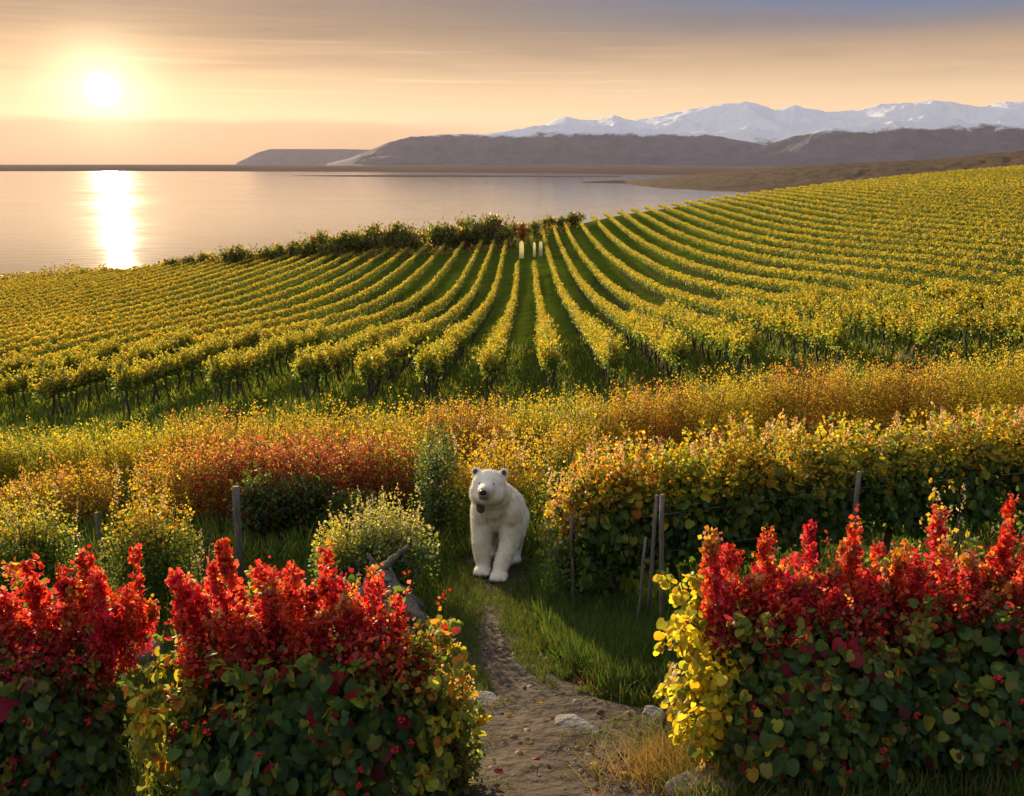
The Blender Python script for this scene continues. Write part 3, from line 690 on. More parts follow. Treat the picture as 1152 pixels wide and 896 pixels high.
# ------------------------------------------------------------------ hedge rows, shrubs
def stems(name, rng, n, r, h, parent, rad=.016):
    L = []
    for i in range(n):
        a = rng.random()*6.28; b = (math.cos(a)*r*rng.random()*.35, math.sin(a)*r*rng.random()*.35, -.1)
        e = (math.cos(a)*r*.75*rng.random()+b[0]*.4, math.sin(a)*r*.75*rng.random()+b[1]*.4, h*(.7+.25*rng.random()))
        L.append(tube(wiggle(rng, b, e, 6, .02), np.linspace(rad, rad*.4, 6), 5))
    return link(name, tubes_mesh(name, L, M_BARK), parent)
def spike(rng, a, b, n, size, pal, parent, jit=.018, name='blossom'):
    V, Fc, C = shoots(rng, 1, n, lambda m: np.array([a]), lambda q: np.array([b]), jit, size, lambda P, t: pick(rng, len(P), pal), .0, curve=.03)
    return link(name, mesh_np(name, V, Fc, M_LEAF, C), parent)
def shrub(name, loc, rx, ry, h, pal, wts, label, group=None, n=110, per=34, size=.07, seed=1, top=None, topw=None, topz=.72, plumes=0, upright=.5, body=1500, cat='shrub', rz=0, plume_col=PAL, trunk='stem'):
    rng = np.random.default_rng(seed); o = empty(name, loc, rz); T(o, label, cat, group)
    def cf(P, t):
        c = pick(rng, len(P), pal, wts)
        if top:
            f = np.clip((P[:, 2]/h - topz)/.18 + rng.normal(size=len(P))*.25, 0, 1); k = rng.random(len(P)) < f
            c = np.where(k[:, None], pick(rng, len(P), top, topw), c)
        return c
    def base(m): 
        a = rng.random(m)*6.28; q = np.sqrt(rng.random(m))*upright; return np.stack([np.cos(a)*q*rx, np.sin(a)*q*ry, np.full(m, .05)], 1)
    def tip(B):
        m = len(B); a = rng.random(m)*6.28; q = np.sqrt(rng.random(m)); hh = h*(1-.38*q**2.5)*(.70+.42*rng.random(m))
        X = np.cos(a)*q*rx*(1-upright)+B[:, 0]; Yy = np.sin(a)*q*ry*(1-upright)+B[:, 1]
        return np.stack([X, Yy, hh*(.86+.3*fbm(X*2+seed, Yy*2, 2))], 1)
    parts = [shoots(rng, n, per, base, tip, .06*max(rx, .5)+.02, size, cf, .12, up=.7)]
    if body: parts.append(blob(rng, body, (0, 0, h*.46), (rx*.92, ry*.92, h*.46), size*1.25, cf, .45, lump=.16))
    V, Fc, C = merge(parts); link('foliage', mesh_np('foliage', V, Fc, M_LEAF, C), o)
    for B in (tip(base(plumes)) if plumes else []):
        spike(rng, B - [0, 0, .05], B + [rng.normal()*.04, rng.normal()*.04, .12+.16*rng.random()], 40, size*.42, [plume_col, plume_col, (.45, .30, .16)], o)
    stems(trunk, rng, 9, rx, h, o)
    return o

def lerp_line(ptsd, t):
    p = np.array(ptsd, float); s = np.linspace(0, 1, len(p)); return [np.interp(t, s, p[:, i]) for i in range(p.shape[1])]
def build_band():
    """the long unkempt band of autumn shrubs between the path and the vineyard"""
    rng = np.random.default_rng(33)
    # column, depth, height, palette key
    pals = {'gold': ([YEL, GOL, YGR, OLV, BRN], [4, 4, 3, 2, 1]), 'green': ([YGR, YEL, GRN, OLV], [4, 3, 3, 2]), 'crimson': ([(.34, .035, .04), (.36, .10, .06), CRI, BRN, OLV, GOL], [3, 2.2, 1.6, 2, 2, 1.6]),
            'rust': ([ORA, GOL, BRN, PNK, YEL, OLV], [1.8, 3, 2, 1.6, 2.4, 2])}
    words = {'gold': 'golden', 'green': 'yellow-green', 'crimson': 'crimson', 'rust': 'rusty orange'}
    first = [(-120, 21, 2.0, 'gold'), (-40, 20.5, 1.95, 'gold'), (35, 20.5, 1.95, 'green'), (110, 20, 1.9, 'gold'), (180, 20, 1.95, 'gold'), (245, 20, 2.0, 'rust'), (305, 20, 2.0, 'gold'), (365, 20, 2.0, 'gold'), (425, 20, 2.0, 'gold'),
             (60, 17.2, 1.55, 'rust'), (215, 17.2, 1.75, 'rust'), (272, 17.0, 1.85, 'crimson'), (318, 16.8, 1.8, 'crimson'), (358, 16.6, 1.9, 'crimson'), (402, 16.8, 1.95, 'crimson'), (445, 17.5, 1.75, 'green'), (478, 20.5, 2.0, 'gold'), (515, 20.5, 2.1, 'crimson'), (565, 21, 2.1, 'gold'), (620, 21.5, 2.1, 'green'),
             (680, 22, 2.1, 'gold'), (735, 22, 2.1, 'rust'), (790, 22.5, 2.2, 'gold'), (850, 22.5, 2.2, 'gold'), (900, 22, 2.2, 'rust'), (960, 22.5, 2.2, 'gold'), (1020, 22.5, 2.2, 'rust'), (1085, 22.5, 2.2, 'gold'), (1150, 22.5, 2.2, 'gold'), (1220, 22.5, 2.2, 'gold')]
    cn = {}
    for i, (px, d, h, k) in enumerate(first):
        cn[k] = cn.get(k, 0)+1; g = at_depth(px, d + rng.normal()*.25)
        side = 'left' if px < 550 else 'right'
        where = '%s shrub, %s of its colour from the left in the band before the vineyard' % (words[k], ORD[cn[k]-1])
        p, w = pals[k]
        shrub('autumn_shrub', g, 1.2, .85, h*float(np.interp(px, [-120, 0, 250, 450, 700, 950, 1220], [.72, .74, .84, .90, .86, .88, .98])), p, w, where, 'autumn shrubs in the band before the vineyard', n=300, per=36, size=.05, seed=300+i, upright=.92, body=500,
              top=[YEL, GOL, YGR] if k in ('gold', 'green') else ([ORA, PNK, GOL] if k == 'rust' else [PNK, (.36, .08, .06), GOL, (.40, .2, .12)]), topz=.8)
build_band()

def build_right_hedge():
    """the big trellised row on the right, leafy from 0.6 m to 2 m, with posts and wires"""
    rng = np.random.default_rng(44)
    line = [(690, 11.6), (765, 11.9), (840, 12.2), (915, 12.6), (990, 12.9), (1065, 13.2), (1140, 13.6), (1215, 14.0)]
    pos = []
    for i, (px, d) in enumerate(line):
        g = at_depth(px, d, 640); pos.append(g); rg = np.random.default_rng(450+i)
        o = empty('hedge_grapevine', g, math.atan2(.35, 1)*.6)
        T(o, 'tall leafy grapevine, %s from the path end of the right hedge' % ORD[i], 'grapevine', 'grapevines of the right hedge')
        def cf(P, t):
            hz = P[:, 2] + rg.normal(size=len(P))*.22
            lo = pick(rg, len(P), [GRN, DGR, (.07, .12, .04), OLV], [4, 4, 3, 1]); hi = pick(rg, len(P), [YEL, YGR, GOL, GRN, ORA], [4, 4, 3, 2, .8 if i not in (0, 6, 7) else 3])
            return np.where((hz > 1.45)[:, None], hi, np.where((hz > 1.15)[:, None] & (rg.random(len(P)) < .55)[:, None], pick(rg, len(P), [YGR, OLV, GRN]), lo))
        topz = 1.86 + .30*rg.random()
        parts = [blob(rg, 2300, (0, 0, 1.15), (.64, .44, .68), .09, cf, .5, 'grape', .32, 1.0),
                 shoots(rg, 105, 30, lambda n: np.stack([rg.uniform(-.6, .6, n), rg.normal(size=n)*.16, rg.uniform(1.1, 1.5, n)], 1),
                        lambda B: np.stack([B[:, 0]+rg.normal(size=len(B))*.12, B[:, 1]*2.0, topz + .12 - .62*rg.random(len(B))**1.2 + .1*np.sin(B[:, 0]*5+i)], 1), .05, .062, cf, .1),
                 shoots(rg, 26, 18, lambda n: np.stack([rg.uniform(-.6, .6, n), -rg.uniform(.1, .4, n), rg.uniform(.8, 1.3, n)], 1),
                        lambda B: B + np.stack([rg.normal(size=len(B))*.1, -rg.uniform(0, .15, len(B)), -rg.uniform(.2, .65, len(B))], 1), .05, .085, cf, .0, 'grape', droop=1)]
        V, Fc, C = merge(parts); link('foliage', mesh_np('foliage', V, Fc, M_LEAF, C), o)
        pn = 9 if i != 3 else 4
        st = np.stack([rg.uniform(-.6, .6, pn), rg.normal(size=pn)*.15, np.full(pn, topz-.18)], 1); en = st + np.stack([rg.normal(size=pn)*.05, rg.normal(size=pn)*.05, .18+.2*rg.random(pn)], 1)
        for A, B in zip(st, en): spike(rg, A, B, 60, .032, [PAL, PNK, (.6, .5, .4), GOL], o, .022)
        link('trunk', tubes_mesh('trunk', [tube(wiggle(rg, (0, 0, -.15), (rg.normal()*.1, 0, .95), 8, .03), np.linspace(.06, .035, 8), 8, 3, .15)] +
                                          [tube(wiggle(rg, (0, 0, .9), (s*.6, 0, 1.05), 5, .02), np.linspace(.03, .018, 5), 6) for s in (-1, 1)], M_BARK), o)
    for z, w in ((.75, 'lower'), (1.25, 'upper')):
        L = [tube([p + Vector((0, -.35, z)) for p in pos], [.0035]*len(pos), 4)]
        T(link('trellis_wire', tubes_mesh('wire', L, M_WIRE)), '%s steel wire strung along the right hedge' % w, 'wire', 'trellis wires')
build_right_hedge()

def G(px, py): return ground_at(px, py)
shrub('flowering_shrub', at_depth(650, 11.6, 650), .55, .5, 1.95, [GRN, TEA, OLV, YGR], [3, 3, 2, 1], 'tall flowering shrub with pale blossoms just right of the bear', None, 150, 34, .055, 61,
      [GOL, PAL, ORA, YEL, PNK], [4, 2, 2, 3, 2], .5, 26, .5, 1500)
shrub('golden_bush', at_depth(560, 15.2, 600), 1.15, .8, 1.95, [GRN, OLV, DGR, YGR], [4, 3, 2, 2], 'rounded golden bush directly behind the bear', None, 190, 34, .05, 62,
      [GOL, YEL, YGR, BRN], [4, 3, 2, 1], .42, 30, .5, 2200)
shrub('golden_bush', at_depth(640, 17.0, 600), 1.0, .8, 2.0, [GRN, OLV, DGR, YGR], [4, 3, 2, 2], 'golden bush behind the gap right of the bear', None, 150, 34, .05, 72,
      [GOL, YEL, YGR, BRN], [4, 3, 3, 1], .5, 16, .5, 1800)
shrub('dark_shrub', at_depth(498, 15.5, 580), .42, .42, 1.95, [TEA, DGR, OLV], [4, 3, 1], 'narrow dark blue-green shrub above the grey-green bush', None, 90, 34, .05, 63, plumes=8, upright=.6, body=900)
shrub('sage_bush', at_depth(438, 12.4, 660), .78, .6, 1.28, [TEA, OLV, GRN], [4, 2, 2], 'grey-green bush with pale yellow tips behind the stump', None, 190, 34, .045, 64,
      [(.38, .36, .12), YGR, (.45, .40, .2), TEA], [3, 3, 2, 2], .55, 34, .45, 2200, plume_col=(.5, .45, .25))
shrub('sage_bush', at_depth(385, 12.2, 660), .45, .45, 1.0, [TEA, OLV, GRN, YGR], [3, 2, 2, 2], 'smaller yellow-green bush left of the stump', None, 110, 30, .045, 65,
      [YGR, YEL, (.45, .40, .2)], [3, 3, 2], .55, 20, .45, 900, plume_col=(.55, .50, .2))
shrub('green_bush', at_depth(38, 12.4, 650), .85, .6, 1.72, [DGR, GRN, OLV], [3, 3, 2], 'wide olive bush at the far left with golden tips', None, 240, 34, .042, 66,
      [OLV, YGR, GOL, YEL], [2, 3, 2, 2], .62, 26, .5, 2200)
shrub('green_bush', at_depth(172, 11.9, 650), .72, .6, 1.68, [DGR, GRN, OLV], [3, 3, 2], 'olive bush with yellow tips beside the pale post', None, 240, 34, .042, 67,
      [OLV, YGR, GOL, YEL, ORA], [2, 3, 2, 2, .5], .6, 30, .5, 2200)
shrub('green_bush', at_depth(-60, 11.5, 650), .8, .6, 1.6, [DGR, GRN, OLV], [3, 3, 2], 'olive bush cut by the left edge of the picture', None, 120, 30, .05, 68, [OLV, YGR, GOL], [2, 3, 2], .62, 10, .5, 1400)
shrub('seed_weed', at_depth(232, 10.8, 660), .22, .22, 1.35, [BRN, OLV, (.3, .2, .1)], [2, 2, 2], 'thin brown weed with seed heads right of the olive bush', None, 26, 26, .03, 69, plumes=8, upright=.4, body=0)
for i, (px, d, h, w) in enumerate([(300, 15.5, 1.5, 'left'), (350, 15.8, 1.45, 'middle'), (400, 15.2, 1.2, 'right')]):
    shrub('dark_green_shrub', at_depth(px, d, 600), .7, .55, h*.82, [DGR, GRN, MAR, BRN], [4, 2, 1, 1], '%s one of three low dark shrubs under the crimson ones' % w, 'low dark shrubs', 80, 30, .06, 80+i, body=1200)

# ------------------------------------------------------------------ foreground red grapevines
def red_vine(px, d, py, rx, ry, h, label, seed, spikes, yellow=(), n_leaf=2600, ythr=.62, yn=26, ypal=(YEL, YGR, GOL, (.6, .5, .04)), name='red_grapevine', rz=0, fruit=11):
    rg = np.random.default_rng(seed); g = at_depth(px, d, py); o = empty(name, g, rz)
    T(o, label, 'grapevine', 'red-topped grapevines in the foreground')
    ysign = {'left': -1, 'right': 1}
    def cfb(P, t): return cf(P, t, True)
    def cf(P, t, big=False):
        n = len(P); hz = P[:, 2]/h + rg.normal(size=n)*.09
        lo = pick(rg, n, [DGR, (.06, .12, .04), (.085, .15, .055), GRN, OLV, (.20, .03, .03), YGR], [3, 3, 3, 2.4, 1.5, .45, .5])
        md = pick(rg, n, [(.24, .02, .03), CRI, GRN, OLV, BRN, ORA], [3, 2, 3, 2, 1.4, .8]); hi = pick(rg, n, [RED, CRI, ORA, (.62, .08, .04), GOL], [4, 3, 1.0, 2.5, .5])
        c = np.where((hz > .85)[:, None], hi, np.where((hz > .62)[:, None], md, lo))
        if big: c = np.where((hz > .72)[:, None], pick(rg, n, [GRN, OLV, (.24, .02, .03), CRI, YGR, DGR], [3, 2, 1.5, 1.5, 1, 2]), lo)
        for s in yellow:
            f = np.clip((P[:, 0]*ysign[s]/rx - ythr + rg.normal(size=n)*.16)/.35, 0, 1); c = np.where((rg.random(n) < f)[:, None], pick(rg, n, ypal, [4, 2, 2, 2]), c)
        return c
    parts = [blob(rg, int(n_leaf*1.9), (0, 0, h*.40), (rx*.92, ry, h*.46), .078, cfb, .66, 'grape', .30, 1.1, 1.0),
             blob(rg, n_leaf, (rx*.38, 0, h*.3), (rx*.6, ry*.9, h*.36), .072, cfb, .64, 'grape', .30, 1.1, 1.0),
             blob(rg, n_leaf, (-rx*.38, -.05, h*.3), (rx*.6, ry*.9, h*.36), .07, cfb, .64, 'grape', .30, 1.1, 1.0)]
    for q in range(7):
        parts.append(blob(rg, 1100, ((q-3)/3*rx*.70, rg.uniform(-.25, .1)*ry, h*(.755+.05*rg.random()-.10*(abs(q-3) == 3))), (.22, .30, .19), .042, cf, .4, 'quad', .5, .3))
    # loose side shoots that break the outline
    def b0(m):
        a = rg.random(m)*6.28; return np.stack([np.cos(a)*rx*.75, np.sin(a)*ry*.75, rg.uniform(.12, .85, m)*h], 1)
    parts.append(shoots(rg, 95, 17, b0, lambda B: B*[1, 1, 1] + np.stack([B[:, 0]/rx*rg.uniform(.1, .42, len(B)), B[:, 1]/ry*rg.uniform(.1, .35, len(B)), rg.uniform(-.22, .22, len(B))], 1),
                        .035, .055, lambda P, t: pick(rg, len(P), [GRN, OLV, YGR, (.24, .03, .03), CRI, ORA], [4, 3, 2, 1.2, .8, .6]), .1, 'grape', droop=.5))
    parts.append(shoots(rg, 60, 22, lambda m: np.stack([rg.uniform(-.75, .75, m)*rx, rg.uniform(-.6, .6, m)*ry, np.full(m, h*.7)], 1), lambda B: B + np.stack([rg.normal(size=len(B))*.14, rg.normal(size=len(B))*.14, rg.uniform(.15, .48, len(B))], 1),
                        .028, .036, lambda P, t: pick(rg, len(P), [RED, CRI, (.60, .14, .12), ORA, GOL, MAR], [3, 3, 2, 1, .8, 1.5]), .1))
    V, Fc, C = merge(parts); link('foliage', mesh_np('foliage', V, Fc, M_LEAF, C), o)
    # the standing red shoots: x, top, thickness
    extra = [(sx + rg.normal()*.11, h*.8 + (top-h*.8)*rg.uniform(.2, .8), th*rg.uniform(.5, .8)) for (sx, top, th) in spikes for q in range(3)]
    for (sx, top, th) in list(spikes) + extra:
        th = th*.66; y0 = rg.uniform(-.3, .25)*ry; b = np.array([(sx*.9, y0, h*.66)]); e = np.array([(sx+rg.normal()*.02, y0+rg.normal()*.05, top)])
        n = int(1300*th/.1*(top-h*.6)/.7)
        t = rg.random(n)**.9; wob = np.stack([np.sin(t*6+sx*7)*.06, np.cos(t*5+sx*3)*.05, 0*t], 1)*t[:, None]
        knot = rg.integers(0, 9, n); ka = rg.random(9)*6.28; kt = np.sort(rg.random(9)); kr = th*(1-.6*kt)*rg.uniform(.25, .95, 9)
        # leaves sit in tufts along the shoot, each tuft to its own side
        t = np.clip(kt[knot] + rg.normal(size=n)*.055, 0, 1); rad = th*(1.0-.72*t**1.3)*rg.random(n)**.5
        ang = rg.random(n)*6.28
        off = np.stack([np.cos(ang)*rad + np.cos(ka[knot])*kr[knot]*.7, np.sin(ang)*rad + np.sin(ka[knot])*kr[knot]*.7, rg.normal(size=n)*.025], 1); P = b + (e-b)*t[:, None] + wob + off
        c = pick(rg, n, [RED, (.66, .05, .06), (.60, .14, .12), ORA, CRI], [4, 4, 2.5, 1, 3.2])
        tipm = (t + rg.normal(size=n)*.06 > .86)[:, None] & (rg.random() < .45); c = np.where(tipm, pick(rg, n, [ORA, PNK, GOL, (.5, .3, .15)]), c)
        V, Fc, C = leaves(rg, P, unit(off*[1, 1, .2]+[0, 0, .04]+rnd(rg, n)*.05), rnd(rg, n)+[0, 0, .4], .034*(.5+.9*rg.random(n)), c, 'quad', 1.25)
        link('red_foliage', mesh_np('red_foliage', V, Fc, M_LEAF, C), o)
    ys = []
    for s in yellow:
        sg = ysign[s]
        V, Fc, C = shoots(rg, yn, 26, lambda n: np.stack([sg*rx*rg.uniform(.7, 1.0, n), rg.uniform(-.8, .5, n)*ry, rg.uniform(h*.35, h*.86, n)], 1),
                   lambda B: B + np.stack([sg*rg.uniform(-.02, .24, len(B)), rg.normal(size=len(B))*.1, -rg.uniform(-.12, .6, len(B))], 1), .045, .058,
                   lambda P, t: pick(rg, len(P), ypal, [4, 3, 2, 2]), 0, 'grape', droop=.8)
        ys.append((V, Fc, C))
    if ys: V, Fc, C = merge(ys); link('yellow_foliage', mesh_np('yellow_foliage', V, Fc, M_LEAF, C), o)
    L = []
    for i in range(5):
        a = (rg.uniform(-.5, .5)*rx, rg.uniform(-.3, .3)*ry, -.1); L.append(tube(wiggle(rg, a, (a[0]*1.5, a[1], h*.7), 8, .03), np.linspace(.035, .012, 8), 7, i, .15))
    link('trunk', tubes_mesh('trunk', L, M_BARK), o)
    for i in range(fruit):
        L = []; th = rg.uniform(-2.6, -.5); z = rg.uniform(.2, .62)*h; c = np.array([math.cos(th)*rx*.98, math.sin(th)*ry*.99, z])
        c[:2] *= math.sqrt(max(1-((z/h-.40)/.5)**2, .3))
        for k in range(7):
            v = unit(rg.normal(size=(1, 3)))[0]*.018; p = c+v; L.append(tube([p-[0, 0, .011], p-[0, 0, .006], p+[0, 0, .006], p+[0, 0, .011]], [.006, .0125, .0125, .006], 6))
        link('berry_cluster', tubes_mesh('berry_cluster', L, M_BERRY), o)
    return o
M_BERRY = noise_mat('berry', (.30, .01, .015), (.45, .03, .02), 20, .35, 0)
def sx(px0, d): return lambda px, py, h0=0: ((px-px0)/F*d)
def spk(px0, d, py0, lst):
    """shoots of a vine standing at px0, d: list of (column, row of tip, thickness)"""
    g = at_depth(px0, d, py0); out = []
    for px, py, th in lst:
        x, y, z = wp(px, py, g.y/(CP + (448-py)/F*SP)); out.append((x-g.x, z-g.z, th))
    return out
red_vine(352, 6.3, 800, 1.02, .72, 1.62, 'large red-topped grapevine with dark green leaves left of the path', 501,
         spk(352, 6.3, 800, [(205, 650, .10), (235, 642, .09), (262, 604, .07), (285, 640, .13), (312, 648, .12), (338, 618, .09), (345, 650, .12), (371, 628, .08), (392, 665, .10), (415, 645, .07), (422, 650, .07), (447, 682, .07), (250, 660, .12), (370, 672, .12)]),
         ('left', 'right'), 3000, ythr=.74, yn=15, ypal=(YGR, OLV, ORA, YEL))
red_vine(38, 7.0, 800, .70, .7, 1.62, 'dark red-topped grapevine cut by the left edge', 502,
         spk(38, 7.0, 800, [(10, 640, .09), (48, 625, .07), (82, 626, .07), (98, 668, .1), (122, 632, .07), (146, 626, .07), (30, 672, .12), (65, 668, .12), (-20, 650, .1), (130, 672, .11), (-60, 640, .1)]), (), 2200)
red_vine(898, 6.9, 800, .92, .72, 1.68, 'yellow-sided red-topped grapevine right of the path', 503,
         spk(898, 6.9, 800, [(800, 598, .09), (822, 625, .12), (865, 592, .06), (872, 640, .11), (902, 635, .08), (925, 610, .075), (850, 650, .12), (945, 640, .12), (968, 580, .06), (962, 630, .1), (900, 660, .12)]), ('left',), 2600, ythr=.60, yn=40)
red_vine(1085, 7.1, 800, .95, .72, 1.72, 'red-topped grapevine cut by the right edge', 504,
         spk(1085, 7.1, 800, [(1018, 593, .065), (1000, 640, .11), (985, 650, .11), (1068, 574, .06), (1085, 620, .09), (1100, 640, .11), (1132, 615, .09), (1150, 570, .08), (1120, 655, .12), (1045, 660, .1), (1170, 600, .1), (1200, 610, .1)]), (), 2600)
shrub('dull_gold_weed', at_depth(1052, 8.0, 700), .3, .25, 1.95, [OLV, YGR, GOL, BRN], [2, 2, 3, 1], 'straggly yellow weed standing between two red shoots at right', None, 30, 34, .05, 505, upright=.3, body=0, plumes=5)
shrub('yellow_weed', at_depth(505, 6.6, 800), .26, .22, 1.0, [YGR, OLV, GRN], [3, 2, 2], 'yellow leafy weed at the right foot of the large red vine', None, 46, 26, .055, 506, [YEL, GOL, ORA], None, .6, 6, .4, 300)
for i, (px, py, w) in enumerate([(215, 893, 'leftmost'), (500, 893, 'rightmost')]):
    shrub('low_weed', ground_at(px, py), .34, .3, .55, [OLV, GRN, BRN, YGR], [3, 3, 2, 1], '%s low tangled weed at the foot of the large red vine' % w, None, 60, 26, .035, 520+i, upright=.5, body=300)

# ------------------------------------------------------------------ trees and scrub along the far edge of the field
def build_edge():
    rng = np.random.default_rng(77)
    def tree_var(s):
        rg = np.random.default_rng(700+s)
        def cf(P, t): return pick(rg, len(P), [OLV, GRN, BRN, GOL, DGR], [3, 2, 2, 1.4, 2])
        parts = []
        for k in range(7):
            a = rg.random()*6.28; q = .55*rg.random(); parts.append(blob(rg, 170, (math.cos(a)*q, math.sin(a)*q, .20+.55*rg.random()), (.42, .42, .30), .12, cf, .4, lump=.3, droop=.1))
        parts.append(shoots(rg, 36, 9, lambda n: np.stack([rg.normal(size=n)*.3, rg.normal(size=n)*.3, np.full(n, .4)], 1), lambda B: B*[1.6, 1.6, 1]+np.stack([0*B[:, 0], 0*B[:, 0], rg.uniform(.2, .62, len(B))], 1), .03, .085, cf, .2))
        V, Fc, C = merge(parts); f = mesh_np('crown', V, Fc, M_LEAF, C)
        t = tubes_mesh('trunk', [tube(wiggle(rg, (0, 0, -.05), (0, 0, .45), 5, .02), np.linspace(.05, .03, 5), 6)] + [tube(wiggle(rg, (0, 0, .2), (math.cos(a)*.4, math.sin(a)*.4, .65), 5, .02), np.linspace(.03, .01, 5), 5) for a in (0, 2, 4)], M_BARK)
        return f, t
    var = [tree_var(s) for s in range(5)]
    edge = [(205, 292, 287), (222, 291, 284), (240, 289, 281), (256, 287, 277), (272, 285, 276), (288, 283, 272), (305, 281, 268), (322, 280, 263), (338, 279, 266), (352, 278, 262), (366, 277, 258), (380, 277, 259), (393, 276, 254), (408, 276, 256), (422, 275, 252), (436, 275, 254), (450, 275, 250), (464, 274, 251),
            (478, 273, 247), (492, 272, 248), (505, 271, 243), (518, 270, 242), (531, 268, 239), (544, 267, 240), (556, 266, 241), (570, 263, 241), (585, 262, 240), (600, 261, 238), (615, 258, 237), (630, 252, 235), (642, 243, 233)]
    for i, (px, pyb, pyt) in enumerate(edge):
        y = float(crest((px-576)/F)) + 4 + rng.normal()*3.5; x = (px-576)/F*y*1.0/CP*.985
        z = Hs(x, y); top = elev_z(px, pyt, math.hypot(x, y)); h = max(top - z, 1.5)*rng.uniform(.65, 1.1)
        o = empty('field_edge_tree', (x, y, z-.1), rng.random()*6); wd = min(max(h*.8, 2.6), 4.6); o.scale = (wd, wd, h)
        T(o, 'dark bushy tree, %s in the row ending the vineyard' % (ORD[i] + ' from the left' if i < 16 else (ORD[31-i] + ' from the right' if i < 31 else 'last at the right')), 'tree', 'trees along the far edge of the vineyard')
        f, t = var[rng.integers(5)]; link('crown', f, o); link('trunk', t, o)
    # low scrub down to the water on the left
    n = 34000; px = rng.uniform(-120, 640, n); y = crest((px-576)/F) + rng.uniform(-6, 26, n); x = (px-576)/F*y; z = H(x, y)
    cl = fbm(x*.12, y*.12, 3); k = cl > .44; x, y, z, cl = x[k], y[k], z[k], cl[k]; m = len(x)
    P = np.stack([x, y, z + rng.random(m)*(cl-.38)*7], 1)
    V, Fc, C = leaves(rng, P, rnd(rng, m), rnd(rng, m), .45*(.6+.8*rng.random(m)), pick(rng, m, [OLV, GOL, BRN, YGR], [3, 2, 2, 1]), 'quad', 1.1)
    T(link('shore_scrub', mesh_np('shore_scrub', V, Fc, M_LEAF, C)), 'low brownish scrub along the shore at the left end of the field', 'scrub', kind='stuff')
    # orange sapling and three white posts at the head of the middle rows
    y = 172.0
    def atp(px, y): return (px-576)/F*y/CP*.985
    x = atp(587, y); o = empty('orange_sapling', (x, y, Hs(x, y)))
    T(o, 'slender orange-leaved sapling behind the white posts', 'sapling')
    def cfo(P, t): return pick(rng, len(P), [ORA, (.4, .12, .03), BRN])
    V, Fc, C = blob(rng, 700, (0, 0, 3.6), (.8, .8, 1.9), .3, cfo, .4, droop=.2); link('crown', mesh_np('crown', V, Fc, M_LEAF, C), o)
    link('trunk', tubes_mesh('trunk', [tube(wiggle(rng, (0, 0, -.2), (0, 0, 3), 5, .04), np.linspace(.12, .06, 5), 6)], M_BARK), o)
    for px, h, w, lab in [(586.5, 3.0, .42, 'tallest and widest white post at the head of the middle rows'), (600.5, 2.6, .26, 'middle white post at the head of the middle rows'), (607.5, 2.6, .32, 'rightmost white post at the head of the middle rows')]:
        yy = 160.0; x = atp(px, yy); V, Fc, _ = tube([(0, 0, -.2), (0, 0, .4), (0, 0, h*.8), (0, 0, h*.94), (0, 0, h)], [w, w, w*.95, w*.7, w*.25], 14)
        T(link('white_post', mesh_np('white_post', V, Fc, M_TUBE, np.full((len(V), 3), .85), smooth=True), None, (x, yy, Hs(x, yy))), lab, 'post', 'white posts in the vineyard')
build_edge()

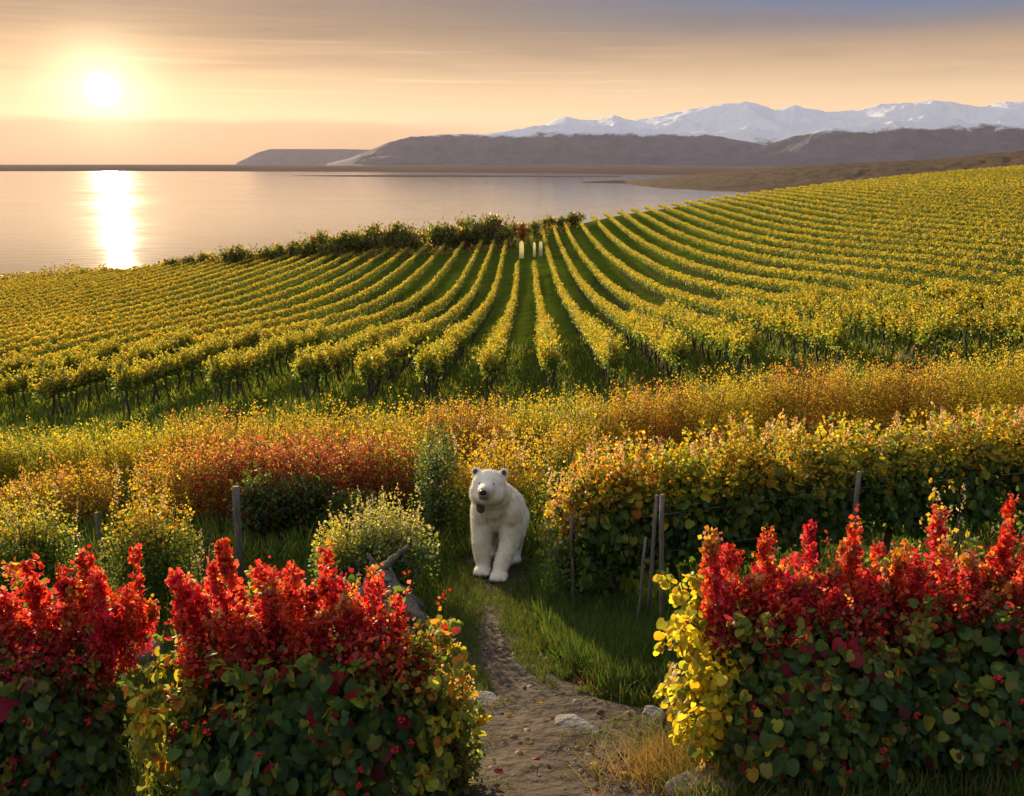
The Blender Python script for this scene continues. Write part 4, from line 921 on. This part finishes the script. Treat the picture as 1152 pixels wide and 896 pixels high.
# ------------------------------------------------------------------ polar bear
def build_bear():
    g = ground_at(556, 656); sc = 1.005
    root = empty('polar_bear', (g.x, g.y+.15, 0), R(-7))
    prim = []
    def el(c, r): prim.append((c, r))
    def hd(c): return tuple((-.06, -.28, 1.27)[q] + 1.2*(c[q]-(-.06, -.28, 1.27)[q]) for q in range(3))
    def cap(a, b, ra, rb, n=9):
        for t in np.linspace(0, 1, n):
            p = [a[i]+(b[i]-a[i])*t for i in range(3)]; q = ra+(rb-ra)*t; prim.append((p, (q, q, q)))
    el((0, .22, .92), (.31, .34, .34)); el((0, .62, .84), (.33, .46, .33)); el((.02, .94, .76), (.31, .31, .32)); el((0, .8, .78), (.31, .38, .31))
    for s in (-1, 1):
        el((s*.21, .10, .90), (.155, .24, .28)); el((s*.15, .16, 1.12), (.12, .16, .12))
    cap((0, .22, 1.02), (-.05, -.14, 1.20), .28, .235); el((-.04, -.08, 1.06), (.23, .2, .26)); n0 = len(prim)
    el((-.06, -.30, 1.33), (.195, .19, .175)); el((-.06, -.33, 1.26), (.215, .17, .15)); el((-.06, -.22, 1.2), (.235, .16, .18))
    cap((-.06, -.40, 1.31), (-.065, -.66, 1.30), .112, .07, 9); el((-.065, -.58, 1.25), (.078, .11, .05)); el((-.06, -.36, 1.22), (.20, .15, .12)); el((-.06, -.34, 1.38), (.15, .14, .11))
    for s in (-1, 1): el((-.06+s*.165, -.24, 1.47), (.050, .030, .054)); el((-.06+s*.155, -.23, 1.43), (.05, .04, .05))
    HC, HK = (-.06, -.28, 1.27), 1.2
    for q in range(n0, len(prim)):
        c, r = prim[q]; prim[q] = (hd(c), tuple(HK*w for w in r))
    # front legs: the left-hand one planted straight, the other crossing slightly inwards
    for s, fy, fx in ((-1, .02, -.165), (1, -.22, .105)):
        cap((s*.20, .12, .82), (s*.20, .02, .46), .175, .135); cap((s*.20, .02, .46), (fx, fy, .12), .135, .105)
        el((fx, fy-.07, .065), (.125, .17, .07)); 
        for q in range(-2, 3): el((fx+q*.045, fy-.20+abs(q)*.012, .045), (.032, .05, .04))
    for s, ky, fy in ((-1, .82, .92), (1, .66, .66)):
        cap((s*.17, .92, .66), (s*.2, ky, .45), .22, .15); cap((s*.2, ky, .45), (s*.20, fy+.18, .20), .14, .095); cap((s*.20, fy+.18, .2), (s*.20, fy+.08, .08), .095, .085)
        el((s*.20, fy-.02, .06), (.115, .17, .065))
    el((.02, 1.25, .74), (.05, .06, .09))
    bm = bmesh.new()
    for c, r in prim:
        ret = bmesh.ops.create_icosphere(bm, subdivisions=3, radius=1)
        for v in ret['verts']: v.co = Vector((v.co.x*r[0]+c[0], v.co.y*r[1]+c[1], v.co.z*r[2]+c[2]))*sc
    me = bpy.data.meshes.new('tmp'); bm.to_mesh(me); bm.free(); tmp = link('tmp', me)
    md = tmp.modifiers.new('r', 'REMESH'); md.mode = 'VOXEL'; md.voxel_size = .017
    sm = tmp.modifiers.new('s', 'SMOOTH'); sm.iterations = 7; sm.factor = .5
    dg = bpy.context.evaluated_depsgraph_get(); body = bpy.data.meshes.new_from_object(tmp.evaluated_get(dg)); body.name = 'polar_bear_body'
    bpy.data.objects.remove(tmp)
    # ground slope under the feet
    zf = Hs(g.x, g.y); zb = Hs(g.x+.25, g.y+1.2); root.rotation_euler = (math.atan2(zb-zf, 1.2), 0, R(-7)); root.location.z = zf + .035
    body.materials.clear(); body.materials.append(bear_mat()); 
    n = len(body.vertices); co = np.empty(n*3, np.float32); body.vertices.foreach_get('co', co); co = co.reshape(-1, 3)
    body.polygons.foreach_set('use_smooth', np.ones(len(body.polygons), bool))
    link('body', body, root)
    # coat of short hairs lying back over the body
    rg = np.random.default_rng(9); body.calc_loop_triangles(); nt_ = len(body.loop_triangles); tri = np.empty(nt_*3, np.int32); body.loop_triangles.foreach_get('vertices', tri); tri = tri.reshape(-1, 3)
    A, B, C = co[tri[:, 0]], co[tri[:, 1]], co[tri[:, 2]]; ar = np.linalg.norm(np.cross(B-A, C-A), axis=1); N_ = unit(np.cross(B-A, C-A))
    m = 60000; i = rg.choice(nt_, m, p=ar/ar.sum()); r1 = np.sqrt(rg.random(m)); r2 = rg.random(m)
    P = A[i]*(1-r1)[:, None] + B[i]*(r1*(1-r2))[:, None] + C[i]*(r1*r2)[:, None]; nn = N_[i]
    face = (P[:, 1] < -.42*sc) & (P[:, 2] > 1.0*sc); low = P[:, 2] < .2
    ln = np.where(face, .008, np.where(low, .022, .034))*(.6+.7*rg.random(m))
    flow = np.stack([rg.normal(size=m)*.2, np.full(m, .6), np.where(P[:, 2] < 1.0*sc, -1.0, -.4)], 1)
    flow -= nn*(flow*nn).sum(1)[:, None]
    keep = ~(face & (P[:, 1] < -.70*sc)); d = unit(nn*.35 + unit(flow)*.9 + rg.normal(size=(m, 3))*.12)
    V, Fc, Cc = leaves(rg, P[keep]-nn[keep]*.003, d[keep], nn[keep], ln[keep], np.tile(np.array([.90, .84, .72]), (keep.sum(), 1)), 'blade', .09, .06)
    link('fur', mesh_np('fur', V, Fc, M_FUR, Cc), root)
    dk = noise_mat('bear_skin', (.012, .010, .010), (.03, .026, .024), 30, .4, .2)
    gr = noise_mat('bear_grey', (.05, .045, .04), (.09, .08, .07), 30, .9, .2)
    def bead(name, c, r, mat, rot=(0, 0, 0)):
        b = bmesh.new(); bmesh.ops.create_icosphere(b, subdivisions=3, radius=1)
        M = Matrix.Translation(Vector(c)*sc) @ __import__('mathutils').Euler(rot).to_matrix().to_4x4() @ Matrix.Diagonal((r[0]*sc, r[1]*sc, r[2]*sc, 1)); b.transform(M)
        q = bpy.data.meshes.new(name); b.to_mesh(q); b.free(); q.materials.append(mat)
        for p in q.polygons: p.use_smooth = True
        return link(name, q, root)
    bead('nose', hd((-.065, -.722, 1.315)), (.05, .034, .038), dk)
    bead('eye', hd((-.06-.078, -.480, 1.372)), (.013, .012, .012), dk); bead('eye', hd((-.06+.078, -.480, 1.372)), (.013, .012, .012), dk)
    for s in (-1, 1): bead('inner_ear', hd((-.06+s*.165, -.270, 1.468)), (.036, .012, .040), gr, (R(-8), 0, 0))
    bead('mouth', hd((-.065, -.685, 1.250)), (.052, .022, .010), dk)
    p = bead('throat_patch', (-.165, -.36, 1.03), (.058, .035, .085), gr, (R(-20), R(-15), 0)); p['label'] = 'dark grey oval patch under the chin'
    for s, fx, fy in ((-1, -.165, .02), (1, .105, -.22)):
        for q in range(-2, 3): bead('claw', (fx+q*.045, fy-.255+abs(q)*.012, .03), (.008, .022, .010), dk, (R(20), 0, 0))
    T(root, 'white polar bear walking towards the camera on the dirt path', 'polar bear')
MUZ = (-.068, -.80, 1.30)
def bear_mat():
    m, nt, out = new_mat('bear_fur'); N, L = nt.nodes, nt.links
    tc = N.new('ShaderNodeTexCoord'); mp = N.new('ShaderNodeMapping'); mp.inputs['Scale'].default_value = (1, 1, .3); L.new(tc.outputs['Object'], mp.inputs[0])
    n = N.new('ShaderNodeTexNoise'); n.inputs['Scale'].default_value = 40; n.inputs['Detail'].default_value = 6; L.new(mp.outputs[0], n.inputs['Vector'])
    r = N.new('ShaderNodeValToRGB'); e = r.color_ramp.elements; e[0].position = .3; e[0].color = (.74, .64, .48, 1); e[1].position = .7; e[1].color = (.90, .85, .75, 1); L.new(n.outputs[0], r.inputs[0])
    b = N.new('ShaderNodeBsdfPrincipled'); b.inputs['Roughness'].default_value = .8; b.inputs['Specular IOR Level'].default_value = .2; 
    # thin grey-brown fur over the dark skin of the muzzle
    vd = N.new('ShaderNodeVectorMath'); vd.operation = 'DISTANCE'; L.new(tc.outputs['Object'], vd.inputs[0]); vd.inputs[1].default_value = MUZ
    mr = N.new('ShaderNodeMapRange'); mr.interpolation_type = 'SMOOTHSTEP'; mr.inputs[1].default_value = .05; mr.inputs[2].default_value = .17; mr.inputs[3].default_value = .8; mr.inputs[4].default_value = 0; L.new(vd.outputs['Value'], mr.inputs[0])
    mx = N.new('ShaderNodeMix'); mx.data_type = 'RGBA'; L.new(mr.outputs[0], mx.inputs[0]); L.new(r.outputs[0], mx.inputs[6]); mx.inputs[7].default_value = (.20, .17, .14, 1)
    L.new(mx.outputs[2], b.inputs['Base Color'])
    bp = N.new('ShaderNodeBump'); bp.inputs['Strength'].default_value = .5; bp.inputs['Distance'].default_value = .01; L.new(n.outputs[0], bp.inputs['Height']); L.new(bp.outputs[0], b.inputs['Normal'])
    L.new(b.outputs[0], out.inputs[0]); return m
build_bear()
